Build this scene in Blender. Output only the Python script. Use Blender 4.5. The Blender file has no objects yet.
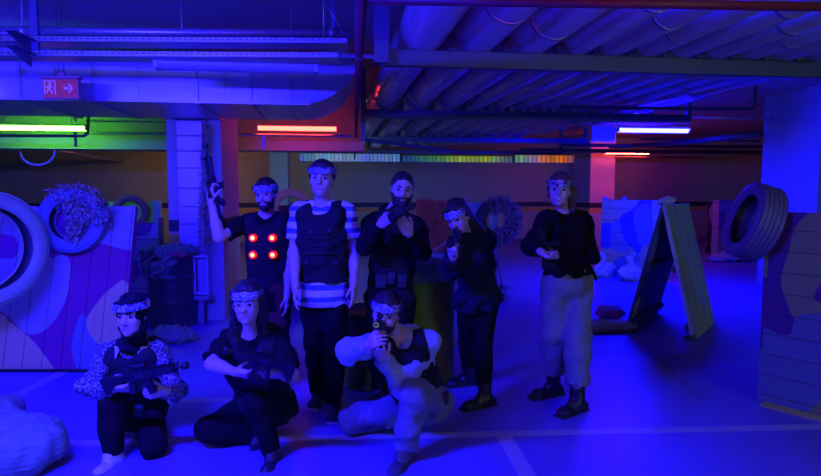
import bpy, bmesh, math, random
import numpy as np
from mathutils import Vector, Matrix

random.seed(7)
RNG = np.random.RandomState(11)
scene = bpy.context.scene
COL = scene.collection
PI = math.pi

# ------------------------------------------------------------------ camera
FPX = 600.0
CAM = Vector((0, 0, 1.6))
PITCH = math.atan(48.0 / FPX)
cam_data = bpy.data.cameras.new('camera')
cam_data.sensor_fit = 'HORIZONTAL'
cam_data.sensor_width = 36.0
cam_data.lens = 36.0 * FPX / 821.0
cam = bpy.data.objects.new('camera', cam_data)
COL.objects.link(cam)
cam.location = CAM
cam.rotation_euler = (PI / 2 - PITCH, 0, 0)
scene.camera = cam


def ray(px, py):
    xc = (px - 410.5) / FPX
    zc = -(py - 238.0) / FPX
    c, s = math.cos(PITCH), math.sin(PITCH)
    return Vector((xc, c + zc * s, -s + zc * c))


def P(px, py, y):                      # point seen at a pixel, at a given distance
    d = ray(px, py)
    return CAM + d * (y / d.y)


def G(px, py, z=0.0):                  # point seen at a pixel, at a given height
    d = ray(px, py)
    return CAM + d * ((z - CAM.z) / d.z)


ANG = math.radians(7.6)                # the hall stands turned by this angle
CA, SA = math.cos(ANG), math.sin(ANG)
UX = Vector((CA, SA, 0))
VY = Vector((-SA, CA, 0))


def B(u, v, z=0.0):
    return Vector((u * CA - v * SA, u * SA + v * CA, z))


def toB(p):
    return (p.x * CA + p.y * SA, -p.x * SA + p.y * CA, p.z)


def BUpx(px, v, py=190):               # u of the hall plane v seen at a pixel column
    d = ray(px, py)
    ub, vb, _ = toB(d)
    return ub * v / vb


# ------------------------------------------------------------------ materials
MATS = {}


def mat(name, color, rough=0.6, metal=0.0, var=0.12, vscale=6.0, bump=0.0, bscale=40.0, spec=0.5, c2=None):
    if name in MATS:
        return MATS[name]
    m = bpy.data.materials.new(name)
    m.use_nodes = True
    nt = m.node_tree
    n, l = nt.nodes, nt.links
    b = n['Principled BSDF']
    b.inputs['Roughness'].default_value = rough
    b.inputs['Metallic'].default_value = metal
    b.inputs['Specular IOR Level'].default_value = spec
    tc = n.new('ShaderNodeTexCoord')
    nz = n.new('ShaderNodeTexNoise')
    nz.inputs['Scale'].default_value = vscale
    nz.inputs['Detail'].default_value = 5
    l.new(tc.outputs['Object'], nz.inputs['Vector'])
    mx = n.new('ShaderNodeMix')
    mx.data_type = 'RGBA'
    l.new(nz.outputs['Fac'], mx.inputs['Factor'])
    lo = c2 if c2 else tuple(max(0, c * (1 - var)) for c in color)
    hi = tuple(min(1, c * (1 + var)) for c in color)
    mx.inputs['A'].default_value = (*lo, 1)
    mx.inputs['B'].default_value = (*hi, 1)
    l.new(mx.outputs['Result'], b.inputs['Base Color'])
    if bump > 0:
        nb = n.new('ShaderNodeTexNoise')
        nb.inputs['Scale'].default_value = bscale
        nb.inputs['Detail'].default_value = 4
        l.new(tc.outputs['Object'], nb.inputs['Vector'])
        bp = n.new('ShaderNodeBump')
        bp.inputs['Strength'].default_value = bump
        bp.inputs['Distance'].default_value = 0.01
        l.new(nb.outputs['Fac'], bp.inputs['Height'])
        l.new(bp.outputs['Normal'], b.inputs['Normal'])
    MATS[name] = m
    return m


def mathn(nt, op, a=None, b=None, c=None):
    nd = nt.nodes.new('ShaderNodeMath')
    nd.operation = op
    for i, v in enumerate((a, b, c)):
        if v is None:
            continue
        if isinstance(v, (int, float)):
            nd.inputs[i].default_value = v
        else:
            nt.links.new(v, nd.inputs[i])
    return nd.outputs[0]


def plank_mat(name, color, axis=0, width=0.15, rough=0.7, gap=0.035, grain=0.15):
    """painted boards: dark joints every WIDTH along the object's AXIS, wood grain along the boards"""
    if name in MATS:
        return MATS[name]
    m = bpy.data.materials.new(name)
    m.use_nodes = True
    nt = m.node_tree
    n, l = nt.nodes, nt.links
    b = n['Principled BSDF']
    b.inputs['Roughness'].default_value = rough
    tc = n.new('ShaderNodeTexCoord')
    sp = n.new('ShaderNodeSeparateXYZ')
    l.new(tc.outputs['Object'], sp.inputs[0])
    co = sp.outputs[axis]
    fr = mathn(nt, 'FRACT', mathn(nt, 'DIVIDE', mathn(nt, 'ADD', co, 50.0), width))
    g = mathn(nt, 'LESS_THAN', fr, gap)
    mp = n.new('ShaderNodeMapping')
    sc = [22.0, 22.0, 22.0]
    sc[2 if axis == 0 else 0] = 2.0
    mp.inputs['Scale'].default_value = sc
    l.new(tc.outputs['Object'], mp.inputs[0])
    nz = n.new('ShaderNodeTexNoise')
    nz.inputs['Scale'].default_value = 1.0
    nz.inputs['Detail'].default_value = 6
    l.new(mp.outputs[0], nz.inputs['Vector'])
    mx = n.new('ShaderNodeMix')
    mx.data_type = 'RGBA'
    l.new(nz.outputs['Fac'], mx.inputs['Factor'])
    mx.inputs['A'].default_value = (*[c * (1 - grain * 1.6) for c in color], 1)
    mx.inputs['B'].default_value = (*[min(1, c * (1 + grain)) for c in color], 1)
    m2 = n.new('ShaderNodeMix')
    m2.data_type = 'RGBA'
    l.new(g, m2.inputs['Factor'])
    l.new(mx.outputs['Result'], m2.inputs['A'])
    m2.inputs['B'].default_value = (*[c * 0.15 for c in color], 1)
    l.new(m2.outputs['Result'], b.inputs['Base Color'])
    MATS[name] = m
    return m


def camo_mat(name, cols, scale=9.0, rough=0.8, start=0.40, span=0.22):
    """blotched cloth or net pattern of several flat colours"""
    if name in MATS:
        return MATS[name]
    m = bpy.data.materials.new(name)
    m.use_nodes = True
    nt = m.node_tree
    n, l = nt.nodes, nt.links
    b = n['Principled BSDF']
    b.inputs['Roughness'].default_value = rough
    tc = n.new('ShaderNodeTexCoord')
    nz = n.new('ShaderNodeTexNoise')
    nz.inputs['Scale'].default_value = scale
    nz.inputs['Detail'].default_value = 2.5
    nz.inputs['Distortion'].default_value = 0.6
    l.new(tc.outputs['Object'], nz.inputs['Vector'])
    cr = n.new('ShaderNodeValToRGB')
    cr.color_ramp.interpolation = 'CONSTANT'
    el = cr.color_ramp.elements
    k = len(cols)
    pos = [0.0] + [start + span * i / max(1, k - 2) for i in range(k - 1)]
    el[0].position = 0
    el[0].color = (*cols[0], 1)
    el[1].position = pos[1]
    el[1].color = (*cols[1], 1)
    for i in range(2, k):
        e = el.new(pos[i])
        e.color = (*cols[i], 1)
    l.new(nz.outputs['Fac'], cr.inputs[0])
    l.new(cr.outputs[0], b.inputs['Base Color'])
    MATS[name] = m
    return m


def stripe_mat(name, ca, cb, period, frac=0.5, rough=0.85):
    """cloth with level stripes (object Z)"""
    if name in MATS:
        return MATS[name]
    m = bpy.data.materials.new(name)
    m.use_nodes = True
    nt = m.node_tree
    n, l = nt.nodes, nt.links
    b = n['Principled BSDF']
    b.inputs['Roughness'].default_value = rough
    tc = n.new('ShaderNodeTexCoord')
    sp = n.new('ShaderNodeSeparateXYZ')
    l.new(tc.outputs['Object'], sp.inputs[0])
    nz = n.new('ShaderNodeTexNoise')
    nz.inputs['Scale'].default_value = 5
    l.new(tc.outputs['Object'], nz.inputs['Vector'])
    z = mathn(nt, 'ADD', sp.outputs[2], mathn(nt, 'MULTIPLY', nz.outputs['Fac'], 0.02))
    fr = mathn(nt, 'FRACT', mathn(nt, 'DIVIDE', mathn(nt, 'ADD', z, 10.0), period))
    g = mathn(nt, 'LESS_THAN', fr, frac)
    mx = n.new('ShaderNodeMix')
    mx.data_type = 'RGBA'
    l.new(g, mx.inputs['Factor'])
    mx.inputs['A'].default_value = (*ca, 1)
    mx.inputs['B'].default_value = (*cb, 1)
    l.new(mx.outputs['Result'], b.inputs['Base Color'])
    MATS[name] = m
    return m


def emis(name, color, strength):
    if name in MATS:
        return MATS[name]
    m = bpy.data.materials.new(name)
    m.use_nodes = True
    b = m.node_tree.nodes['Principled BSDF']
    b.inputs['Base Color'].default_value = (*[min(1, c) for c in color], 1)
    b.inputs['Emission Color'].default_value = (*color, 1)
    b.inputs['Emission Strength'].default_value = strength
    MATS[name] = m
    return m


# ------------------------------------------------------------------ objects
def tag(o, label=None, cat=None, group=None, kind=None):
    if label: o['label'] = label
    if cat: o['category'] = cat
    if group: o['group'] = group
    if kind: o['kind'] = kind
    return o


def empty(name, loc, label, cat, group=None, rot=None):
    o = bpy.data.objects.new(name, None)
    o.empty_display_size = 0.1
    COL.objects.link(o)
    o.location = loc
    if rot is not None:
        o.rotation_euler = rot
    return tag(o, label, cat, group)


def link_world(name, me, parent=None):
    """link a mesh whose vertices are in world space; child keeps its place under an unrotated Empty"""
    o = bpy.data.objects.new(name, me)
    COL.objects.link(o)
    if parent is not None:
        o.parent = parent
        root = parent
        off = Vector((0, 0, 0))
        while root is not None:
            off += root.location
            root = root.parent
        o.location = -off
    return o


class MB:
    """collects shapes, built as ONE mesh object (vertices in world space)"""
    def __init__(self):
        self.bm = bmesh.new()
        self.mi = 0

    def _m(self, faces):
        for f in faces:
            f.material_index = self.mi

    def prism(self, bottom, top):
        n = len(bottom)
        vb = [self.bm.verts.new(p) for p in bottom]
        vt = [self.bm.verts.new(p) for p in top]
        fs = [self.bm.faces.new(vb[::-1]), self.bm.faces.new(vt)]
        for i in range(n):
            fs.append(self.bm.faces.new((vb[i], vb[(i + 1) % n], vt[(i + 1) % n], vt[i])))
        self._m(fs)
        return vb + vt

    def obox(self, o, x, y, z):
        """box from corner o with edge vectors x, y, z"""
        o, x, y, z = map(Vector, (o, x, y, z))
        return self.prism([o, o + x, o + x + y, o + y], [o + z, o + x + z, o + x + y + z, o + y + z])

    def cbox(self, c, sx, sy, sz, ax=Vector((1, 0, 0)), ay=Vector((0, 1, 0)), az=Vector((0, 0, 1)), bev=0.0):
        c = Vector(c)
        ax, ay, az = Vector(ax).normalized(), Vector(ay).normalized(), Vector(az).normalized()
        vs = self.obox(c - ax * sx / 2 - ay * sy / 2 - az * sz / 2, ax * sx, ay * sy, az * sz)
        if bev > 0:
            es = set()
            for v in vs:
                for e in v.link_edges:
                    es.add(e)
            r = bmesh.ops.bevel(self.bm, geom=list(es), offset=bev, segments=2, affect='EDGES', profile=0.6)
            self._m(r['faces'])

    def bbox_(self, u0, u1, v0, v1, z0, z1):
        """box in hall coordinates"""
        self.obox(B(u0, v0, z0), UX * (u1 - u0), VY * (v1 - v0), (0, 0, z1 - z0))

    def tube(self, pts, r, seg=10, cap=True, radii=None, smooth=True, flat=None):
        pts = [Vector(p) for p in pts]
        n = len(pts)
        rings = []
        prev = None
        for i, p in enumerate(pts):
            if i == 0: t = pts[1] - pts[0]
            elif i == n - 1: t = pts[-1] - pts[-2]
            else: t = (pts[i + 1] - p).normalized() + (p - pts[i - 1]).normalized()
            t = t.normalized()
            if prev is None:
                ref = Vector((0, 0, 1)) if abs(t.z) < 0.9 else Vector((1, 0, 0))
                s = t.cross(ref).normalized()
            else:
                s = (prev - t * prev.dot(t)).normalized()
            prev = s
            q = t.cross(s)
            rr = radii[i] if radii else r
            ring = []
            for k in range(seg):
                a = 2 * PI * k / seg
                ring.append(self.bm.verts.new(p + (s * math.cos(a) + q * math.sin(a) * (flat or 1)) * rr))
            rings.append(ring)
        fs = []
        for i in range(n - 1):
            for k in range(seg):
                f = self.bm.faces.new((rings[i][k], rings[i][(k + 1) % seg], rings[i + 1][(k + 1) % seg], rings[i + 1][k]))
                f.smooth = smooth
                fs.append(f)
        if cap:
            fs.append(self.bm.faces.new(rings[0][::-1]))
            fs.append(self.bm.faces.new(rings[-1]))
        self._m(fs)

    def revolve(self, profile, c, axis, seg=32, closed=False, smooth=True, a0=0.0, a1=2 * PI, jitter=None, ref=None):
        """profile of (radius, height along axis)"""
        c, axis = Vector(c), Vector(axis).normalized()
        ref = Vector(ref) if ref is not None else (Vector((0, 0, 1)) if abs(axis.z) < 0.9 else Vector((1, 0, 0)))
        s = axis.cross(ref).normalized()
        q = axis.cross(s)
        full = abs(a1 - a0 - 2 * PI) < 1e-6
        m = seg if full else seg + 1
        rings = []
        for j in range(m):
            a = a0 + (a1 - a0) * j / seg
            d = s * math.cos(a) + q * math.sin(a)
            ring = []
            for i, (r, h) in enumerate(profile):
                if jitter: r, h = jitter(a, i, r, h)
                ring.append(self.bm.verts.new(c + d * r + axis * h))
            rings.append(ring)
        fs = []
        k = len(profile)
        for j in range(seg):
            A, Bb = rings[j], rings[(j + 1) % m]
            for i in range(k if closed else k - 1):
                f = self.bm.faces.new((A[i], A[(i + 1) % k], Bb[(i + 1) % k], Bb[i]))
                f.smooth = smooth
                fs.append(f)
        self._m(fs)

    def poly(self, pts, n, th):
        """flat shape pushed along n by th"""
        n = Vector(n)
        self.prism([Vector(p) for p in pts], [Vector(p) + n * th for p in pts])

    def build(self, name, mats, parent=None, smooth_angle=None):
        bmesh.ops.recalc_face_normals(self.bm, faces=self.bm.faces[:])
        me = bpy.data.meshes.new(name)
        self.bm.to_mesh(me)
        self.bm.free()
        if not isinstance(mats, (list, tuple)): mats = [mats]
        for m in mats: me.materials.append(m)
        return link_world(name, me, parent)


def local_mesh(o, origin, ax, ay, az):
    """turn a world-space mesh object into one with its own frame (origin, axes), so object textures follow it"""
    M = Matrix(((ax[0], ay[0], az[0], origin[0]), (ax[1], ay[1], az[1], origin[1]), (ax[2], ay[2], az[2], origin[2]), (0, 0, 0, 1)))
    o.data.transform(M.inverted())
    o.matrix_world = M
    return o


def smooth_closed(pts, n=6):
    """Catmull-Rom through a closed list of 2-D points"""
    out = []
    k = len(pts)
    for i in range(k):
        p0, p1, p2, p3 = [np.array(pts[(i + j) % k], float) for j in (-1, 0, 1, 2)]
        for t in np.linspace(0, 1, n, endpoint=False):
            out.append(0.5 * ((2 * p1) + (-p0 + p2) * t + (2 * p0 - 5 * p1 + 4 * p2 - p3) * t * t + (-p0 + 3 * p1 - 3 * p2 + p3) * t ** 3))
    return out


def clip_poly(pts, x0, x1, y0, y1):
    def cl(ps, inside, inter):
        out = []
        for i in range(len(ps)):
            a, b = ps[i - 1], ps[i]
            ia, ib = inside(a), inside(b)
            if ib:
                if not ia: out.append(inter(a, b))
                out.append(b)
            elif ia:
                out.append(inter(a, b))
        return out
    def ix(v, k):
        return lambda a, b: a + (b - a) * ((v - a[k]) / (b[k] - a[k]))
    pts = [np.array(p, float) for p in pts]
    for k, v, sg in ((0, x0, 1), (0, x1, -1), (1, y0, 1), (1, y1, -1)):
        pts = cl(pts, lambda p: (p[k] - v) * sg >= 0, ix(v, k))
        if not pts: return []
    return pts


# ------------------------------------------------------------------ signed-distance modelling (bodies, cloth, bags)
def nv(v): return np.array(v, dtype=np.float32)


class Field:
    def __init__(self, lo, hi, coarse=0.01, fine=(), fs=0.005):
        """rectilinear grid; fine = list of (centre, radius) where the spacing is fs"""
        self.ax = []
        for k in range(3):
            iv = sorted([(c[k] - r, c[k] + r) for c, r in fine])
            a = [lo[k]]
            while a[-1] < hi[k]:
                x = a[-1]
                st = fs if any(p - coarse * .5 <= x <= q for p, q in iv) else coarse
                a.append(x + st)
            self.ax.append(np.array(a, dtype=np.float32))
        self.F = np.full([len(a) for a in self.ax], 0.2, dtype=np.float32)

    def sub(self, lo, hi):
        s = []
        for k in range(3):
            i0 = max(0, int(np.searchsorted(self.ax[k], lo[k])) - 1)
            i1 = min(len(self.ax[k]), int(np.searchsorted(self.ax[k], hi[k])) + 1)
            if i1 - i0 < 2: return None
            s.append(slice(i0, i1))
        return tuple(s)

    def grid(self, s):
        return (self.ax[0][s[0]][:, None, None], self.ax[1][s[1]][None, :, None], self.ax[2][s[2]][None, None, :])

    def add(self, prim, k=0.03, sub=False):
        lo, hi, fn = prim
        pad = 0.05 + k
        s = self.sub(lo - pad, hi + pad)
        if s is None: return
        X, Y, Z = self.grid(s)
        d = fn(X, Y, Z)
        f = self.F[s]
        if sub:
            h = np.clip(0.5 - 0.5 * (f + d) / k, 0, 1)
            self.F[s] = f + (-d - f) * h + k * h * (1 - h)
        else:
            h = np.clip(0.5 + 0.5 * (d - f) / k, 0, 1)
            self.F[s] = d + (f - d) * h - k * h * (1 - h)

    def clip(self, p, n):
        """keep the side n points away from"""
        X, Y, Z = self.grid((slice(None),) * 3)
        d = (X - p[0]) * n[0] + (Y - p[1]) * n[1] + (Z - p[2]) * n[2]
        self.F = np.maximum(self.F, d)

    def folds(self, amp, freq, seed=0, zs=1.0):
        X, Y, Z = self.grid((slice(None),) * 3)
        r = np.random.RandomState(seed)
        acc = 0
        for i in range(5):
            a = r.normal(size=3)
            a /= np.linalg.norm(a)
            f = freq * (0.7 + 0.9 * r.rand())
            ph = r.rand() * 6.28
            w = r.normal(size=3) * freq * 0.35
            acc = acc + np.sin(f * (a[0] * X + a[1] * Y + zs * a[2] * Z) + ph + 1.3 * np.sin(w[0] * X + w[1] * Y + w[2] * Z))
        self.F = self.F + (amp * 1.5 / 2.2) * acc.astype(np.float32)
        a = r.normal(size=3); a /= np.linalg.norm(a)
        c = np.sin(freq * 1.9 * (a[0] * X + a[1] * Y + a[2] * Z) + 2.2 * np.sin(freq * .5 * (Z + X)) + 1.5 * np.sin(freq * .6 * Y))
        self.F = self.F + (amp * .7) * (np.abs(c) ** .6 - .6).astype(np.float32)
        b = r.normal(size=3); b /= np.linalg.norm(b)
        c = np.sin(freq * 2.6 * (b[0] * X + b[1] * Y + b[2] * Z) + 2.0 * np.sin(freq * .8 * (Z - X)))
        self.F = self.F + (amp * .28) * c.astype(np.float32)

    def clip_near(self, p, n, axis_p, rad):
        X, Y, Z = self.grid((slice(None),) * 3)
        d = (X - p[0]) * n[0] + (Y - p[1]) * n[1] + (Z - p[2]) * n[2]
        qx, qy, qz = X - axis_p[0], Y - axis_p[1], Z - axis_p[2]
        t = qx * n[0] + qy * n[1] + qz * n[2]
        r = np.sqrt((qx - t * n[0]) ** 2 + (qy - t * n[1]) ** 2 + (qz - t * n[2]) ** 2)
        self.F = np.where(r < rad, np.maximum(self.F, d), self.F).astype(np.float32)

    def mesh(self, name, mats, parent=None, region=None):
        F, ax = self.F, self.ax
        ins = F < 0
        nx, ny, nz = F.shape
        c = np.zeros((nx - 1, ny - 1, nz - 1), dtype=np.int8)
        for i in (0, 1):
            for j in (0, 1):
                for k in (0, 1):
                    c += ins[i:nx - 1 + i, j:ny - 1 + j, k:nz - 1 + k]
        act = (c > 0) & (c < 8)
        idx = np.full(act.shape, -1, dtype=np.int64)
        ids = np.argwhere(act)
        n = len(ids)
        if n == 0: return None
        idx[act] = np.arange(n)
        sumv = np.zeros((n, 3))
        cnt = np.zeros(n)
        I, J, K = ids.T
        for a in range(3):
            for b in (0, 1):
                for d in (0, 1):
                    o0 = [0, 0, 0]
                    oth = [q for q in range(3) if q != a]
                    o0[oth[0]], o0[oth[1]] = b, d
                    o1 = list(o0)
                    o1[a] = 1
                    f0 = F[I + o0[0], J + o0[1], K + o0[2]]
                    f1 = F[I + o1[0], J + o1[1], K + o1[2]]
                    cr = (f0 < 0) != (f1 < 0)
                    t = np.where(cr, f0 / np.where(f0 == f1, 1, f0 - f1), 0)
                    p = np.stack([ax[0][I + o0[0]], ax[1][J + o0[1]], ax[2][K + o0[2]]], 1).astype(float)
                    q = np.stack([ax[0][I + o1[0]], ax[1][J + o1[1]], ax[2][K + o1[2]]], 1).astype(float)
                    sumv += np.where(cr[:, None], p + (q - p) * t[:, None], 0)
                    cnt += cr
        V = sumv / cnt[:, None]
        quads = []
        for a in range(3):
            sl0 = [slice(1, -1)] * 3
            sl1 = [slice(1, -1)] * 3
            sl0[a] = slice(0, F.shape[a] - 1)
            sl1[a] = slice(1, F.shape[a])
            A, Bq = ins[tuple(sl0)], ins[tuple(sl1)]
            e = np.argwhere(A != Bq)
            if len(e) == 0: continue
            flip = A[e[:, 0], e[:, 1], e[:, 2]]
            off = np.ones(3, dtype=int)
            off[a] = 0
            e = e + off
            b_, c_ = [(1, 2), (2, 0), (0, 1)][a]
            def cell(db, dc):
                q = e.copy()
                q[:, b_] -= db
                q[:, c_] -= dc
                return idx[q[:, 0], q[:, 1], q[:, 2]]
            qd = np.stack([cell(1, 1), cell(0, 1), cell(0, 0), cell(1, 0)], 1)
            qd[~flip] = qd[~flip][:, ::-1]
            quads.append(qd)
        Q = np.concatenate(quads)
        Q = Q[(Q >= 0).all(1)]
        me = bpy.data.meshes.new(name)
        me.vertices.add(n)
        me.vertices.foreach_set('co', V.astype(np.float32).ravel())
        me.loops.add(Q.size)
        me.loops.foreach_set('vertex_index', Q.astype(np.int32).ravel())
        me.polygons.add(len(Q))
        me.polygons.foreach_set('loop_start', np.arange(0, Q.size, 4, dtype=np.int32))
        me.polygons.foreach_set('loop_total', np.full(len(Q), 4, dtype=np.int32))
        if not isinstance(mats, (list, tuple)): mats = [mats]
        for m in mats: me.materials.append(m)
        if region is not None:
            cen = V[Q].mean(1)
            me.polygons.foreach_set('material_index', region(cen).astype(np.int32))
        me.polygons.foreach_set('use_smooth', np.ones(len(Q), dtype=bool))
        me.update(calc_edges=True)
        me.validate()
        return link_world(name, me, parent)


def clipd(d, X, Y, Z, clips):
    for p, n in clips:
        d = np.maximum(d, (X - p[0]) * n[0] + (Y - p[1]) * n[1] + (Z - p[2]) * n[2])
    return d


def cone(a, b, ra, rb, clips=()):
    a, b = nv(a), nv(b)
    rm = max(ra, rb)
    ba = b - a
    L2 = float(ba @ ba) + 1e-9
    def fn(X, Y, Z):
        px, py, pz = X - a[0], Y - a[1], Z - a[2]
        t = np.clip((px * ba[0] + py * ba[1] + pz * ba[2]) / L2, 0, 1)
        d = np.sqrt((px - t * ba[0]) ** 2 + (py - t * ba[1]) ** 2 + (pz - t * ba[2]) ** 2) - (ra + (rb - ra) * t)
        return clipd(d, X, Y, Z, clips)
    return np.minimum(a, b) - rm, np.maximum(a, b) + rm, fn


def ball(c, r): return cone(c, nv(c) + nv((0, 0, 1e-4)), r, r)


def ell(c, r, R=None, clips=()):
    """ellipsoid; R = 3 axes (rows) of its frame"""
    c, r = nv(c), nv(r)
    R = np.eye(3, dtype=np.float32) if R is None else nv(R)
    def fn(X, Y, Z):
        px, py, pz = X - c[0], Y - c[1], Z - c[2]
        q = [R[i][0] * px + R[i][1] * py + R[i][2] * pz for i in range(3)]
        k0 = np.sqrt(sum((q[i] / r[i]) ** 2 for i in range(3))) + 1e-6
        k1 = np.sqrt(sum((q[i] / r[i] ** 2) ** 2 for i in range(3))) + 1e-6
        return clipd(k0 * (k0 - 1) / k1, X, Y, Z, clips)
    e = np.sqrt(((R * r[:, None]) ** 2).sum(0))
    return c - e, c + e, fn


def rbox(c, h, R=None, rad=0.01, clips=()):
    c, h = nv(c), nv(h)
    R = np.eye(3, dtype=np.float32) if R is None else nv(R)
    def fn(X, Y, Z):
        px, py, pz = X - c[0], Y - c[1], Z - c[2]
        q = [np.abs(R[i][0] * px + R[i][1] * py + R[i][2] * pz) - (h[i] - rad) for i in range(3)]
        d = np.sqrt(sum(np.maximum(x, 0) ** 2 for x in q)) + np.minimum(np.maximum(np.maximum(q[0], q[1]), q[2]), 0) - rad
        return clipd(d, X, Y, Z, clips)
    e = (np.abs(R) * h[:, None]).sum(0)
    return c - e, c + e, fn


def field_for(prims, k=0.03, cell=0.01, fine=(), fs=0.005, pad=0.03, grow=0.0):
    lo = np.min([p[0] for p in prims], 0) - pad
    hi = np.max([p[1] for p in prims], 0) + pad
    F = Field(lo, hi, cell, fine, fs)
    for p in prims:
        F.add(p, k)
    if grow: F.F = F.F - grow
    return F
# ================================================================== materials used by the hall
M_floor = mat('floor_paint', (0.15, 0.115, 0.42), rough=0.42, var=0.22, vscale=0.9, bump=0.08, bscale=6)
M_line = mat('line_paint', (0.34, 0.32, 0.42), rough=0.5, var=0.15)
M_wall = mat('wall_paint', (0.42, 0.50, 0.22), rough=0.9, var=0.08, vscale=1.2)
M_ceil = mat('ceiling_paint', (0.34, 0.34, 0.22), rough=0.9, var=0.15, vscale=0.8)
M_black = mat('black_paint', (0.02, 0.02, 0.022), rough=0.5)
M_yellow = mat('yellow_paint', (0.62, 0.42, 0.05), rough=0.6)
M_col = mat('column_paint', (0.42, 0.42, 0.42), rough=0.75, var=0.06)
M_galv = mat('galvanised_steel', (0.42, 0.43, 0.45), rough=0.38, metal=0.75, var=0.2, vscale=14)
M_duct = mat('duct_sheet', (0.50, 0.52, 0.55), rough=0.30, metal=0.45, var=0.25, vscale=5)
M_pipe = mat('insulated_pipe_jacket', (0.48, 0.44, 0.44), rough=0.19, metal=0.5, var=0.15, vscale=4)
M_redpipe = mat('red_pipe_paint', (0.18, 0.02, 0.03), rough=0.45)
M_darkpipe = mat('dark_pipe', (0.10, 0.09, 0.09), rough=0.5)
M_frame = mat('painted_steel_channel', (0.10, 0.11, 0.17), rough=0.5, metal=0.3)
M_housing = mat('lamp_housing', (0.45, 0.45, 0.45), rough=0.5)
M_diff = mat('unlit_diffuser', (0.35, 0.35, 0.36), rough=0.3)
M_rubber = mat('tyre_rubber', (0.045, 0.045, 0.05), rough=0.6, bump=0.2, bscale=60)
M_rubber_paint = mat('tyre_painted_pale', (0.34, 0.44, 0.24), rough=0.6, var=0.25, vscale=8)
M_rubber_blue = mat('tyre_painted_blue', (0.16, 0.20, 0.34), rough=0.55, var=0.2, vscale=8)
M_rubber_orange = mat('tyre_painted_orange', (0.55, 0.24, 0.06), rough=0.6)
M_rubber_brown = mat('tyre_painted_brown', (0.22, 0.13, 0.07), rough=0.6)

# ================================================================== shell
Z_CEIL = 3.18
V_BACK, U_L, U_R, V_FRONT = 17.5, -13.0, 12.5, -4.0

def struct(o): return tag(o, kind='structure')

mb = MB(); mb.bbox_(U_L, U_R, V_FRONT, V_BACK, -0.12, 0.0)
struct(mb.build('floor', M_floor))
mb = MB(); mb.bbox_(U_L, U_R, V_FRONT, V_BACK, Z_CEIL, Z_CEIL + 0.2)
struct(mb.build('ceiling', M_ceil))
mb = MB(); mb.bbox_(U_L, U_R, V_BACK, V_BACK + 0.2, 0, Z_CEIL)
struct(mb.build('wall_back', M_wall))
mb = MB(); mb.bbox_(U_L - 0.2, U_L, V_FRONT, V_BACK, 0, Z_CEIL)
struct(mb.build('wall_left', M_wall))
mb = MB(); mb.bbox_(U_R, U_R + 0.2, V_FRONT, V_BACK, 0, Z_CEIL)
struct(mb.build('wall_right', M_wall))
mb = MB(); mb.bbox_(U_L, U_R, V_FRONT - 0.2, V_FRONT, 0, Z_CEIL)
struct(mb.build('wall_front', M_wall))

# painted bands and skirting on the back wall
ntrim = 0
def trim(mbx, m):
    global ntrim
    ntrim += 1
    return struct(mbx.build('trim_%d' % ntrim, m))
mb = MB(); mb.bbox_(U_L, U_R, V_BACK - 0.006, V_BACK + 0.002, 1.10, 1.24); trim(mb, M_black)
mb = MB(); mb.bbox_(U_L, U_R, V_BACK - 0.006, V_BACK + 0.002, 0.96, 1.08); trim(mb, M_yellow)
mb = MB(); mb.bbox_(U_L, U_R, V_BACK - 0.02, V_BACK + 0.002, 0, 0.13)
struct(mb.build('baseboard_back', mat('baseboard_paint', (0.16, 0.17, 0.16), rough=0.7)))

# painted bay lines on the floor
def floor_line(p, q, w):
    d = (q - p).normalized()
    s = Vector((-d.y, d.x, 0)) * w / 2
    m = MB()
    m.prism([p - s, q - s, q + s, p + s], [x + Vector((0, 0, 0.0015)) for x in (p - s, q - s, q + s, p + s)])
    return trim(m, M_line)
floor_line(G(-60, 446), G(900, 425), 0.085)
floor_line(G(502, 433), G(536, 490), 0.10)
floor_line(G(-40, 425), G(75, 366), 0.10)
floor_line(G(110, 402), G(232, 400), 0.09)
M_joint = mat('floor_joint', (0.09, 0.09, 0.10), rough=0.8)
for a, b in (((650, 352), (705, 402)), ((560, 352), (760, 358))):
    p, q = G(*a), G(*b)
    d = (q - p).normalized(); s = Vector((-d.y, d.x, 0)) * 0.004
    m = MB(); m.prism([p - s, q - s, q + s, p + s], [x + Vector((0, 0, 0.001)) for x in (p - s, q - s, q + s, p + s)])
    trim(m, M_joint)

# downstand beam across the hall behind the first row of lamps
M_beam = mat('beam_paint', (0.40, 0.40, 0.28), rough=0.85)
mb = MB(); mb.bbox_(-12.95, BUpx(364, 10.2), 10.2, 10.7, 2.25, Z_CEIL)
struct(mb.build('beam', M_beam))

# columns ----------------------------------------------------------
def column(u0, u1, v0, v1, m=M_col):
    mb = MB(); mb.bbox_(u0, u1, v0, v1, 0, Z_CEIL)
    mb.mi = 1; mb.bbox_(u0 - .004, u1 + .004, v0 - .004, v1 + .004, 1.10, 1.24)
    mb.mi = 2; mb.bbox_(u0 - .003, u1 + .003, v0 - .003, v1 + .003, 0.96, 1.08)
    return struct(mb.build('column', [m, M_black, M_yellow]))
v = 7.55
column(BUpx(168, v), BUpx(222, v), v, v + 1.35)                       # behind the man with the lit vest
v = 8.2
column(BUpx(818, v), BUpx(818, v) + 0.7, v, v + 1.22)                 # blue pillar at the right
v = 16.0
column(BUpx(590, v), BUpx(614.5, v), v, v + 1.2)
v = 14.4
column(BUpx(270, v), BUpx(288, v), v, v + 0.7)

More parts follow.
